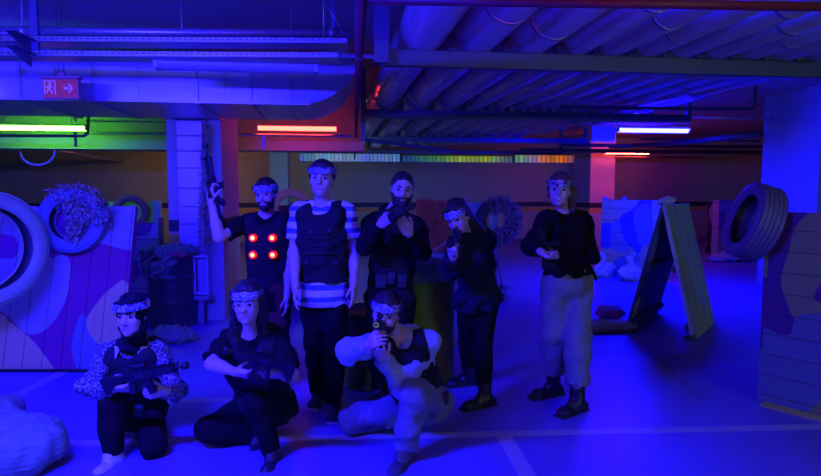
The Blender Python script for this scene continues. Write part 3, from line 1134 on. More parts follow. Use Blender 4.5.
# --- things behind the left barricade, between it and the column
p0, p1 = G(95, 322), G(155, 322)
Pg = plank_mat('boards_grey', (0.25, 0.25, 0.30), 2, .20)
Pdp = plank_mat('boards_dark_purple', (0.14, 0.03, 0.16), 2, .20)
Ptan = plank_mat('boards_tan', (0.45, 0.38, 0.26), 2, .20)
panel('camouflage_barricade', 'dim grey and purple barricade standing between the big purple barricade and the dark drum', p0, p1, 1.20, .18, .05, Pg,
      [(Pdp, [(130, 262), (160, 262), (160, 279), (130, 281)]), (Pdp, [(118, 215), (150, 212), (150, 232), (138, 236), (118, 232)]),
       (Ptan, [(136, 279), (154, 274), (160, 290), (150, 296), (138, 290)]), (Pdp, [(130, 298), (160, 296), (160, 325), (130, 325)])])
p0, p1 = G(112, 294), G(156, 294)
Pgreen = plank_mat('boards_green', (0.30, 0.42, 0.14), 2, .30)
panel('green_barricade', 'green board barricade behind the brown tyre, lit green', p0, p1, 1.42, .0, .05, Pgreen)
tyre('brown tyre hooked over the green board barricade', P(131, 212, 8.95), (.25, -1, 0), .255, .17, .16, M_rubber_brown, GT)
e = empty('timber_post', G(157.5, 296), 'pale green and yellow timber post beside the green barricade', 'post')
q = G(157.5, 296)
k = MB(); k.obox(q, Vector((.07, 0, 0)), Vector((0, .07, 0)), Vector((0, 0, .78))); k.build('lower_post', M_yellow, e)
k = MB(); k.obox(q + Vector((-.02, 0, .7801)), Vector((.10, 0, 0)), Vector((0, .08, 0)), Vector((0, 0, .66))); k.build('upper_post', mat('green_grey_paint', (.30, .36, .28)), e)
e = empty('timber_post', G(164, 300), 'dark reddish timber post behind the metal locker strip on the column', 'post')
q = G(161.5, 300)
k = MB(); k.obox(q, Vector((.05, 0, 0)), Vector((0, .05, 0)), Vector((0, 0, 1.20))); k.build('post_body', mat('dark_red_paint', (.16, .05, .04)), e)


def drum(label, c, R, H, m, mlid, group='steel drums', m_up=None, h_up=None):
    e = empty('steel_drum', c, label, 'drum', group)
    def pr(z0, z1):
        out = []
        for z in np.linspace(z0, z1, 40):
            r = R
            for rz in (.33, .66):
                r += .012 * math.exp(-((z / H - rz) * H / .014) ** 2)
            out.append((r, z))
        return out
    top = h_up or H - .012
    mb = MB(); mb.revolve([(0.0, .001)] + [(R, .001)] + pr(.012, top) + [(0.0, top)], c, (0, 0, 1), 40); mb.build('drum_body', m, e)
    if h_up:
        mb = MB(); mb.revolve([(0.0, h_up + .0005)] + pr(h_up + .001, H - .012) + [(0.0, H - .012)], c, (0, 0, 1), 40); mb.build('upper_band', m_up, e)
    for z in (.012, H * .33, H * .66, H - .012):
        mb = MB()
        mb.revolve([(R + .002, z - .009), (R + .011, z - .005), (R + .011, z + .005), (R + .002, z + .009)], c, (0, 0, 1), 40); mb.build('hoop', m, e)
    mb = MB(); mb.revolve([(0, H - .0115), (R - .012, H - .0115), (R - .010, H), (R + .004, H), (R + .004, H - .02)], c, (0, 0, 1), 40); mb.build('drum_lid', mlid, e)
    return e

M_drum = mat('drum_black', (0.07, 0.05, 0.06), rough=.35, metal=.2, var=.3)
M_drumol = mat('drum_olive', (0.17, 0.30, 0.01), rough=.5, var=.25)
M_drumdk = mat('drum_dark_olive', (0.04, 0.05, 0.015), rough=.5, var=.3)
M_cover = camo_mat('green_cover_cloth', [(.10, .20, .10), (.22, .32, .20), (.14, .22, .22)], 14)
d1 = G(173, 330) * 1.038; d1.z = 0
drum('dark steel drum beside the column with a green cloth and netting on top', d1, .252, .88, M_drum, M_drum)

def cloth(name, label, prims, m, cat, k=.04, cell=.01, folds=(.008, 60), seed=1, clips=(), group=None, kind=None):
    F = field_for(prims, k, cell)
    F.folds(folds[0], folds[1], seed)
    for c in clips: F.clip(*c)
    o = F.mesh(name, m)
    return tag(o, label, cat, group, kind)

c = d1 + Vector((0, 0, .90))
cloth('drum_cover', 'green cloth bundled over the top of the dark drum', [ell(c + Vector((0, 0, -.01)), (.30, .29, .055)), ell(c + Vector((-.02, -.20, -.10)), (.17, .09, .12)), ell(c + Vector((-.05, -.235, -.20)), (.13, .06, .13))],
      M_cover, 'cloth', folds=(.012, 55), seed=4)
shag('camouflage_net', 'leafy netting hanging over the front of the dark drum', [M_net, M_net2, M_cover],
     lambda i, r: (c + Vector((-.29 * math.cos(a) , -.30 * math.sin(a), z)), (-math.cos(a), -math.sin(a), 0)) if [a := r.uniform(.05, 1.2), z := -.26 * r.rand() ** 1.3] else None, 700, .036, seed=8)
cloth('cloth_scrap', 'reddish cloth scrap over the edge of the dark drum', [ell(c + Vector((.17, -.23, -.035)), (.12, .05, .035))], mat('red_cloth', (.40, .08, .10)), 'cloth', folds=(.008, 70), seed=6)
q = G(174, 344); q.y += .05
cloth('green_sack', 'small green sack slumped on the floor in front of the dark drum', [ell(q + Vector((-.02, .0, .085)), (.22, .13, .095)), ell(q + Vector((-.16, .0, .10)), (.10, .09, .08))], mat('green_sack_cloth', (.16, .26, .14), rough=.9), 'sack',
      folds=(.012, 45), seed=9, clips=[((0, 0, .004), (0, 0, -1))])

# --- column fittings: plated cabinet strip, hanging net, white frame
vc = 7.55
u0, u1 = BUpx(178, vc - .06), BUpx(203.5, vc - .06)
e = empty('metal_cabinet', B((u0 + u1) / 2, vc, 1.0), 'tall riveted sheet metal strip fixed to the front of the left column', 'cabinet')
mp = mat('cabinet_paint', (.50, .40, .56), rough=.4, metal=.3)
zs = [.35, .95, 1.19, 1.40, 1.62, 1.86, 2.06, 2.24, 2.42]
for a, b in zip(zs[:-1], zs[1:]):
    k = MB(); k.cbox(B((u0 + u1) / 2, vc - .035, (a + b) / 2), u1 - u0, .06, b - a - .006, UX, VY, bev=.006); k.build('plate', mp, e)
for z in (1.19, 2.06, 2.24):
    k = MB()
    for i in range(9):
        x = u0 + (u1 - u0) * (i + .5) / 9
        k.cbox(B(x, vc - .068, z + .02), .010, .006, .010, UX, VY)
        k.build('rivet', M_black, e); k = MB()
    k.bm.free()
k = MB(); k.cbox(B((u0 + u1) / 2, vc - .05, 2.45), u1 - u0 + .04, .10, .03, UX, VY, bev=.005); k.build('cabinet_cap', M_frame, e)
k = MB(); k.cbox(B((u0 + u1) / 2, vc - .078, 1.13), .03, .02, .03, UX, VY, bev=.004); k.build('latch', M_galv, e)

# net strip hanging in front of the column
def netpt(i, r):
    z = r.rand()
    y = 7.10
    top, bot = P(206, 124, y), P(205, 252, y)
    w0 = .03 + .055 * min(1, z * 1.6)
    p = top.lerp(bot, z)
    return p + Vector((r.uniform(-w0, w0), 0, 0)), (0, -1, 0)
o = shag('hanging_net', 'dark speckled camouflage net hanging down the front of the left column', [M_net2, M_net, M_net, M_net3], netpt, 2200, .032, seed=21, jit=.008)
k = MB()
y = 7.14
for x0, x1 in ((203, 199), (207, 205), (211, 210)):
    k.tube([P(206, 118, y), P(x0, 160, y), P(x1, 250, y)], .004, 5)
k.build('cord', M_black, o)

e = empty('white_display_stand', G(200, 312), 'small white upright frame leaning on the column beside the dark drum', 'frame')
y = 7.10
cc = P(201, 275, y); hw, hh = .075, .22
mw = mat('white_wood', (.62, .62, .66), rough=.6)
for dx, dz, sx_, sz_ in ((-hw, 0, .022, 2 * hh), (hw, 0, .022, 2 * hh), (0, hh, 2 * hw + .022, .022), (0, -hh, 2 * hw + .022, .022)):
    k = MB(); k.cbox(cc + Vector((dx, 0, dz)), sx_, .02, sz_, bev=.003); k.build('frame_bar', mw, e)
k = MB(); k.cbox(cc + Vector((0, .0, -hh - .05)), .22, .10, .05, bev=.005); k.build('ledge', mat('ledge_paint', (.25, .25, .3)), e)
k = MB(); k.cbox(Vector((cc.x, cc.y + .01, (cc.z - hh - .07) / 2)), .05, .05, cc.z - hh - .08); k.build('stand', mat('ledge_paint', (.25, .25, .3)), e)

# --- middle: orange tyre, two drums, shaggy barricade
tyre('orange tyre between the man with the lit vest and the striped shirt man', P(291, 209, 7.3), (.25, -1, 0), .25, .17, .15, mat('tyre_orange', (.95, .45, .08), rough=.6), GT)
y = 7.75
panel('dark_barricade', 'dim brown barricade under the orange tyre, between two standing men', Vector((P(274, 300, y).x, y, 0)), Vector((P(305, 300, y).x, y, 0)), 1.40, 0, .05, plank_mat('boards_dim_brown', (.10, .06, .08), 2, .2))

dA = Vector((P(421, 380, 5.0).x, 5.02, 0))
drum('olive steel drum with a green cover standing behind the bearded man, beside the aiming woman', dA, .285, .92, M_drumol, M_drumdk)
c = dA + Vector((0, 0, .93))
cloth('drum_cover', 'green cloth stretched over the top of the olive drum', [ell(c, (.33, .32, .10)), ell(c + Vector((.02, 0, -.04)), (.325, .32, .06))], mat('cover_green', (.16, .26, .18), rough=.8), 'cloth', folds=(.008, 35), seed=12)
dB = Vector((P(376, 390, 4.9).x - .03, 4.93, 0))
drum('olive steel drum with a dark upper half behind the kneeling aiming man', dB, .27, .62, M_drumol, M_drumdk, m_up=M_drumdk, h_up=.33)

y = 8.75
p0, p1 = Vector((P(420, 300, y).x, y, 0)), Vector((P(497, 300, y).x, y, 0))
Pcard = plank_mat('boards_blue_grey', (0.22, 0.28, 0.42), 0, .24)
Ptan2 = plank_mat('boards_sand', (0.50, 0.46, 0.42), 0, .24)
Pyel = mat('yellow_cloth', (.55, .45, .05), rough=.8)
pan_m = panel('camouflage_barricade', 'barricade with a shaggy orange rug on it behind the aiming woman', p0, p1, 1.42, .0, .06, Pcard,
      [(Ptan2, [(486, 202), (492, 202), (492, 225), (480, 225)]), (Pdp, [(430, 198), (456, 198), (450, 208), (430, 208)]), (Ptan2, [(464, 200), (470, 200), (470, 216), (466, 216)])], battens=True)
k = MB(); q = P(457, 200.5, y - .03); k.cbox(q, .26, .10, .03, bev=.01); k.build('yellow_cap', Pyel, pan_m[0])
k = MB(); k.cbox(P(468, 199, y - .03), .05, .08, .05, bev=.01); k.build('top_cleat', Ptan2, pan_m[0])
k = MB(); k.cbox(P(449, 199, y - .03), .04, .06, .05, bev=.01); k.build('top_cleat', Pyel, pan_m[0])
M_r1 = mat('rug_orange', (.85, .30, .12), rough=.95)
M_r2 = mat('rug_rust', (.60, .16, .08), rough=.95)
def rugpt(i, r):
    s, t = r.rand(), r.rand()
    px = 417 + 32 * s - 3 * t + 6 * t * s
    py = 201 + 50 * t * (0.95 + .05 * s) - (3 * (1 - t) * math.sin(s * 6))
    return P(px, py, y - .10 - .03 * r.rand()), (0, -1, .1)
shag('shaggy_rug', 'orange shaggy rug hung over the barricade beside the bearded man', [M_r1, M_r1, M_r2], rugpt, 3000, .045, cat='rug', seed=31, jit=.01)
k = MB(); k.obox(P(416, 252, y - .09), Vector((.50, 0, 0)), Vector((0, .03, 0)), Vector((0, 0, .75))); o = k.build('rug_backing', M_r2, None)
rb = bpy.data.objects['shaggy_rug']; o.parent = rb
tc_ = P(497, 220, y - .02)
tyre('tyre on the rug barricade, almost hidden under pale shaggy netting', tc_, (.2, -1, 0), .31, .17, .19, M_rubber, GT)
def mopt(i, r):
    a = r.uniform(-2.0, 2.2)
    rr = r.uniform(.12, .34)
    return tc_ + Vector((math.cos(a) * rr, r.uniform(-.16, .06), math.sin(a) * rr)), (math.cos(a), -.7, math.sin(a))
M_g1 = mat('shag_grey', (.40, .36, .42), rough=.95)
shag('camouflage_net', 'pale grey shaggy net clump over the tyre behind the aiming woman', [M_g1, M_g1, M_net2, M_net3], mopt, 3000, .045, seed=33)
def tailp(i, r):
    z = r.rand()
    return Vector((P(498, 292, y - .25).x + r.normal() * .07, y - .25 + r.normal() * .05, .02 + .22 * z)), (0, -1, .6)
shag('net_bundle', 'grey shaggy bundle lying on the floor behind the aiming woman', [M_g1, M_net2], tailp, 700, .04, seed=34, cat='bundle')
hose = [P(426, 256, 6.0), P(436, 249, 6.0), P(448, 241, 6.0), P(458, 236, 6.05), P(470, 236, 6.1)]
hs = MB(); hs.tube(hose + [P(474, 250, 6.1), P(474, 330, 6.1)][:1], .012, 8)
hs_o = tag(hs.build('hose', mat('pink_hose', (.6, .22, .25), rough=.5)), 'thin pink hose curving up from the green drum cover', 'hose')

# --- right: camouflage panel with white sacks, A-frame barricade, sandbags
Pa = plank_mat('boards_pale_grey', (0.52, 0.55, 0.20), 2, .22)
Pb = plank_mat('boards_deep_blue', (0.05, 0.06, 0.36), 2, .22)
Pc = plank_mat('boards_mid_blue', (0.20, 0.26, 0.30), 2, .22)
panR = panel('camouflage_barricade', 'pale grey and blue camouflage barricade behind the two white sacks', (G(600, 275)), (G(668, 283)), 1.42, .0, .06, Pa,
      [(Pb, [(598, 226), (612, 224), (613, 240), (608, 249), (598, 244)]), (Pc, [(612, 222), (620, 222), (626, 240), (630, 252), (612, 248)]),
       (Pb, [(620, 218), (634, 208), (644, 196), (652, 200), (648, 225), (640, 252), (632, 248), (624, 238)]), (Pc, [(634, 212), (650, 204), (652, 240), (640, 244)]),
       (Pc, [(614, 262), (632, 254), (640, 256), (636, 284), (618, 284)])], battens=True)
for px in (606, 625):
    k = MB(); k.cbox(P(px, 199.5, 10.9) + Vector((0, .03, .02)), .07, .07, .06, bev=.01); k.build('top_cleat', mat('cleat_paint', (.40, .42, .42)), panR[0])
M_white_sack = mat('white_plastic', (.66, .70, .42), rough=.35, var=.1)
def knotted(px, py, s, label, seed, name='white_sack', m=M_white_sack, lean=0.0):
    q = G(px, py); q.y -= .06 * s
    return cloth(name, label, [ell(q + Vector((0, 0, .13 * s)), (.20 * s, .15 * s, .14 * s)), cone(q + Vector((0, 0, .22 * s)), q + Vector((lean, 0, .34 * s)), .08 * s, .03 * s), ell(q + Vector((lean * 1.2, 0, .40 * s)), (.06 * s, .04 * s, .06 * s))],
                 m, 'sack', k=.05, folds=(.014, 42), seed=seed, clips=[((0, 0, .004), (0, 0, -1))], group=None)
knotted(603, 277, 1.0, 'white knotted plastic sack beside the laughing woman', 41, lean=-.03)
knotted(628, 280.5, 1.05, 'white knotted plastic sack next to the A-frame barricade', 42, lean=.02)

# A-frame
M_afd = plank_mat('boards_shaded_green', (0.07, 0.09, 0.05), 0, .30)  # shade of the left side put into the board colour; battens share it
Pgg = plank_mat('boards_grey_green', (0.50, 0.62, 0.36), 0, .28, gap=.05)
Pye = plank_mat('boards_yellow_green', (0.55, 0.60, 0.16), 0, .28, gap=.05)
rd = Vector((.6, .8, 0))
R0 = P(664, 205, 6.5)
H = R0.z
af = empty('a_frame_barricade', Vector((R0.x + .3, R0.y + .4, 0)), 'plank A-frame barricade, green grey with one side coloured dark for shade, standing by itself on the floor', 'barricade')
def aside(name, foot, off, face, back, Lr, patches):
    top = R0 + off
    foot = Vector(foot)
    az = (top - foot); L = az.length; az = az.normalized()
    ax = rd
    ay = az.cross(ax).normalized()
    if ay.dot(Vector((0, 0, 1))) < 0: ay = -ay      # outer face looks up
    m = MB()
    m.obox(foot, ax * Lr, -ay * .035, az * L)
    mats = [face]
    for i, (pm, pts) in enumerate(patches):
        lp = clip_poly(smooth_closed(pts, 5), 0, Lr, 0, L)
        if pm not in mats: mats.append(pm)
        m.mi = mats.index(pm)
        m.poly([foot + ax * float(x) + az * float(z) for x, z in lp], ay, .0015 * (i + 1))
        m.poly([foot - ay * .035 + ax * float(x) + az * float(z) for x, z in lp], -ay, .0015 * (i + 1))
    o = m.build(name, mats)
    local_mesh(o, foot, ax, ay, az)
    M = o.matrix_world.copy(); o.parent = af; o.matrix_basis = Matrix.Translation(-af.location) @ M
    for z in (.10, L * .5):
        k = MB(); k.obox(foot + ax * .0 - ay * .036 + az * z, ax * Lr, -ay * .04, az * .07); k.build('cross_batten', M_afd, af)
    k = MB(); k.obox(foot - ax * .04 + ay * .002, ax * .09, -ay * .10, az * .06 ); k.build('foot_block', M_afd, af)
    return o
perp = Vector((.8, -.6, 0))
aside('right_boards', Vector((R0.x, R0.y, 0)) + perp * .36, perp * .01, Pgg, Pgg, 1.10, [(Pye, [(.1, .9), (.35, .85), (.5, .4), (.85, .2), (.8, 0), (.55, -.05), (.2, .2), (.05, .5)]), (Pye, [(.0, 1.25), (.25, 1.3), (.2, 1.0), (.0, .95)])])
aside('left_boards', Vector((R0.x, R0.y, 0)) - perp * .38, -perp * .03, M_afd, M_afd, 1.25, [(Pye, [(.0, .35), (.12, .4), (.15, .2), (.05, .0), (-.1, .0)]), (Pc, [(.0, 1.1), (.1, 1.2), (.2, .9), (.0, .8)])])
k = MB(); k.cbox(R0 + rd * .02 + Vector((0, 0, .01)), .10, .16, .02); k.build('ridge_plate', Pc, af)
cloth('plastic_bag', 'pale crumpled bag lying on the ridge of the A-frame barricade', [ell(R0 + rd * .12 + Vector((0, 0, .045)), (.09, .06, .035))], M_white_sack, 'bag', folds=(.008, 70), seed=47, cell=.007)

def sandbag(c, yaw, L, W, H, label, m, seed, group='sandbags on the floor', tilt=0):
    c = Vector(c)
    a = np.array([math.cos(yaw), math.sin(yaw), 0]); b = np.array([-math.sin(yaw), math.cos(yaw), 0])
    R = np.array([a, b, [0, 0, 1]])
    F = field_for([ell(c + Vector((0, 0, H / 2)), (L / 2, W / 2, H / 2), R), rbox(c + Vector((0, 0, H * .45)), (L * .46, W * .42, H * .36), R, rad=H * .3)], .05, .010)
    F.folds(.008, 45, seed)
    F.clip((0, 0, .003), (0, 0, -1))
    return tag(F.mesh('sandbag', m), label, 'sandbag', group)
M_sand = mat('sandbag_olive', (.30, .36, .24), rough=.95)
M_sandr = mat('sandbag_rusty', (.36, .20, .22), rough=.95)
q = G(612, 333); sandbag(q + Vector((0, .12, 0)), .15, .62, .26, .12, 'olive sandbag lying flat before the foot of the A-frame barricade', M_sand, 51)
q = G(618, 324); sandbag(q + Vector((0, .28, 0)), .3, .34, .2, .17, 'rusty red sandbag behind the olive one by the A-frame', M_sandr, 52)

# barricade and tyre far back at the right
Pm = plank_mat('boards_mauve', (0.30, 0.14, 0.22), 2, .3)
Pyy = plank_mat('boards_ochre', (0.55, 0.42, 0.16), 2, .3)
Pgr = plank_mat('boards_mid_grey', (0.34, 0.32, 0.34), 2, .3)
panel('camouflage_barricade', 'small grey, mauve and ochre barricade far back beside the blue pillar', G(717, 258), G(770, 258), 1.36, 0, .3, Pgr,
      [(Pm, [(712, 214), (730, 210), (760, 214), (760, 232), (730, 234), (712, 230)]), (Pyy, [(712, 234), (726, 232), (728, 262), (712, 262)])])
e = empty('camouflage_screen', G(711, 256), 'dark ochre and green screen at the end of the small far barricade', 'screen')
q = G(706, 253)
k = MB(); k.obox(q, Vector((.24, 0, 0)), Vector((0, .05, 0)), Vector((0, 0, 1.28))); k.build('screen_board', camo_mat('screen_camo', [(.05, .06, .03), (.30, .20, .04), (.06, .12, .05), (.12, .05, .03)], 4), e)
tyre('reddish grey tyre on top of the small far barricade', P(724, 214, 15.0), (.1, -1, .1), .36, .18, .22, mat('tyre_mauve', (.26, .18, .20), rough=.6), GT)
q = G(735, 262); q.y += .2
cloth('tarp', 'pale tarp bundle on the floor before the small far barricade', [ell(q + Vector((0, 0, .05)), (.50, .22, .09)), ell(q + Vector((-.05, .1, .10)), (.28, .12, .10))], M_white_sack, 'tarp', folds=(.015, 22), seed=55, cell=.02, clips=[((0, 0, .006), (0, 0, -1))])

# --- the near barricade at the right, with a tyre resting on its corner
Fp = plank_mat('boards_night_purple', (0.09, 0.02, 0.12), 2, .155)
Fo = plank_mat('boards_olive_grey', (0.26, 0.30, 0.07), 2, .155)
Fs = plank_mat('boards_slate', (0.12, 0.17, 0.20), 2, .155)
bl = G(760, 402); br = bl + Vector((.24, -.32, 0)).normalized() * 1.6
near = panel('camouflage_barricade', 'near plank barricade in purple, olive and slate, cut by the edge of the picture', bl, br, 1.44, .0, .035, Fp,
      [(Fo, [(830, 208), (808, 214), (794, 230), (790, 248), (784, 266), (781, 284), (786, 300), (794, 318), (806, 322), (820, 316), (870, 312), (900, 230)]),
       (Fs, [(752, 330), (768, 329), (778, 334), (790, 334), (796, 318), (812, 314), (900, 316), (900, 440), (752, 420)]),
       (Fp, [(818, 288), (826, 284), (834, 296), (826, 302), (815, 300)]),
       (Fo, [(808, 418), (816, 404), (840, 398), (850, 425)])])
e0, ax, ay, az, bl0, W, L, _ = near
q = bl0 - ax * .02
me_ = plank_mat('edge_slate', (.14, .17, .22), 2, .42)
for z0, z1, m in ((0, .42, me_), (.42, .62, Fp), (.62, .95, Fp), (.95, 1.18, Fo), (1.18, 1.44, Fs)):
    k = MB(); k.obox(q + ay * .0 + Vector((0, 0, z0)), ax * .03, ay * .12, (0, 0, z1 - z0 - .002)); k.build('end_post', m, e0)
k = MB(); k.obox(bl0 + ay * .036, ax * W, ay * .09, (0, 0, .08)); k.build('bottom_rail', Fs, e0)
k = MB(); k.obox(bl0 + ay * .036 + Vector((0, 0, 1.33)), ax * W, ay * .09, (0, 0, .08)); k.build('top_rail', Fp, e0)
k = MB(); k.obox(bl0 - ay * .09 + ax * .04, ax * (W - .1), ay * .075, (0, 0, .02))
tag(k.build('floor_batten', mat('batten_yellow', (.42, .46, .08), rough=.7)), 'yellow green batten on the floor along the foot of the near barricade', 'batten')
ctr = P(753.5, 222, 4.55)
tyre('dark car tyre tilted on the corner of the near barricade', ctr, (-.946, .105, .305), .29, .20, .19, mat('tyre_lit_tone', (.13, .11, .17), rough=.5), GT, grooves=4)  # rubber raised toward purple, light on the tread is in its colour

# --- sacks in the near left corner
M_sack = mat('woven_sack', (.16, .26, .15), rough=.8, var=.15, bump=.3, bscale=80)
def ribsack(prims, label, seed, name='sandbag', rib=True, cell=.008):
    F = field_for(prims, .06, cell)
    F.folds(.007, 30, seed)
    if rib:
        X, Y, Z = F.grid((slice(None),) * 3)
        F.F = F.F + (.0019 * np.sin(Z * 2 * PI / .030 + 1.5 * np.sin(X * 5))).astype(np.float32)
    F.clip((0, 0, .003), (0, 0, -1))
    return tag(F.mesh(name, M_sack), label, 'sandbag', 'pale woven sacks in the near corner')
q = P(14, 460, 3.35); q.z = 0
ribsack([ell(q + Vector((.0, 0, .14)), (.30, .24, .155)), ell(q + Vector((-.16, 0, .16)), (.28, .24, .16)), rbox(q + Vector((-.08, 0, .11)), (.28, .2, .10), rad=.07)], 'big pale ribbed sack in the near corner, topmost edge creased', 61)
q2 = P(-8, 430, 3.85); q2.z = 0
ribsack([ell(q2 + Vector((0, .02, .10)), (.17, .2, .125)), ell(q2 + Vector((.05, .02, .14)), (.08, .12, .08))], 'second pale sack just behind the big ribbed one', 62, rib=False)
# ================================================================== people
M_skin = mat('skin', (0.52, 0.36, 0.28), rough=.5, var=.08, vscale=14)
M_lips = mat('lips', (0.42, 0.16, 0.14), rough=.45)
M_hairk = mat('hair_dark', (0.02, 0.015, 0.012), rough=.55, bump=.5, bscale=120)
M_hairb = mat('hair_brown', (0.10, 0.06, 0.035), rough=.55, bump=.5, bscale=120)
M_eyew = mat('eye_white', (0.32, 0.30, 0.30), rough=.25)
M_iris = mat('eye_iris', (0.03, 0.02, 0.015), rough=.2)
M_band = camo_mat('headband_camouflage', [(.04, .05, .08), (.36, .38, .46), (.06, .08, .14), (.50, .52, .55)], 42)
M_sensor = mat('sensor_plastic', (0.02, 0.02, 0.025), rough=.35)
M_gun = mat('gun_plastic', (0.010, 0.010, 0.012), rough=.45, spec=.3, bump=.1, bscale=150)
M_gun2 = mat('gun_metal', (0.05, 0.05, 0.055), rough=.35, metal=.6)
M_vest = mat('vest_cloth', (0.016, 0.016, 0.018), rough=.9, spec=.2, bump=.3, bscale=90)
M_vest2 = mat('vest_webbing', (0.03, 0.03, 0.03), rough=.7)
M_blackc = mat('black_cloth', (0.010, 0.009, 0.009), rough=.95, spec=.12, bump=.3, bscale=70)
M_maroon = mat('dark_red_cloth', (0.10, 0.02, 0.025), rough=.95, spec=.15, bump=.3, bscale=70)
M_navy = mat('navy_cloth', (0.016, 0.018, 0.034), rough=.95, spec=.15, bump=.3, bscale=70)
M_greyp = mat('grey_trouser_cloth', (0.20, 0.24, 0.18), rough=.95, spec=.2, bump=.3, bscale=60)
M_greyl = mat('light_grey_trouser_cloth', (0.15, 0.17, 0.20), rough=.95, spec=.2, bump=.3, bscale=60)
M_hood = mat('pale_hoodie_cloth', (0.30, 0.38, 0.44), rough=.95, spec=.2, bump=.3, bscale=60)
M_stripe = stripe_mat('striped_tee_cloth', (.60, .60, .64), (.06, .10, .30), .078, .45)
M_speck = camo_mat('speckled_blouse_cloth', [(.03, .03, .05), (.50, .50, .50)], 110, start=.565)
M_scarf = mat('black_headscarf', (0.012, 0.011, 0.014), rough=.95, spec=.15)
M_boot = mat('black_boot_leather', (0.014, 0.013, 0.016), rough=.4)
M_sole = mat('black_sole', (0.02, 0.02, 0.02), rough=.7)
M_white = mat('white_rubber', (0.55, 0.55, 0.56), rough=.6)
M_sneak = mat('pale_sneaker', (0.05, 0.05, 0.07), rough=.6)
M_sneakd = mat('dark_sneaker', (0.018, 0.018, 0.022), rough=.6)
M_sock = mat('white_sock', (0.5, 0.5, 0.5), rough=.9)


def bone(a, px, py, L, near=True):
    """the point seen at (px, py) that lies L away from joint a"""
    d = ray(px, py)
    q = CAM - a
    A, Bq, Cq = d.dot(d), 2 * d.dot(q), q.dot(q) - L * L
    disc = Bq * Bq - 4 * A * Cq
    if disc < 0:
        t = -Bq / (2 * A)
    else:
        t = (-Bq + (-1 if near else 1) * math.sqrt(disc)) / (2 * A)
    return CAM + d * t


def frame(x, z):
    z = Vector(z).normalized(); x = Vector(x); x = (x - z * x.dot(z)).normalized(); y = z.cross(x)
    return np.array([x, y, z])


def lp(a, b, t): return Vector(a).lerp(Vector(b), t)


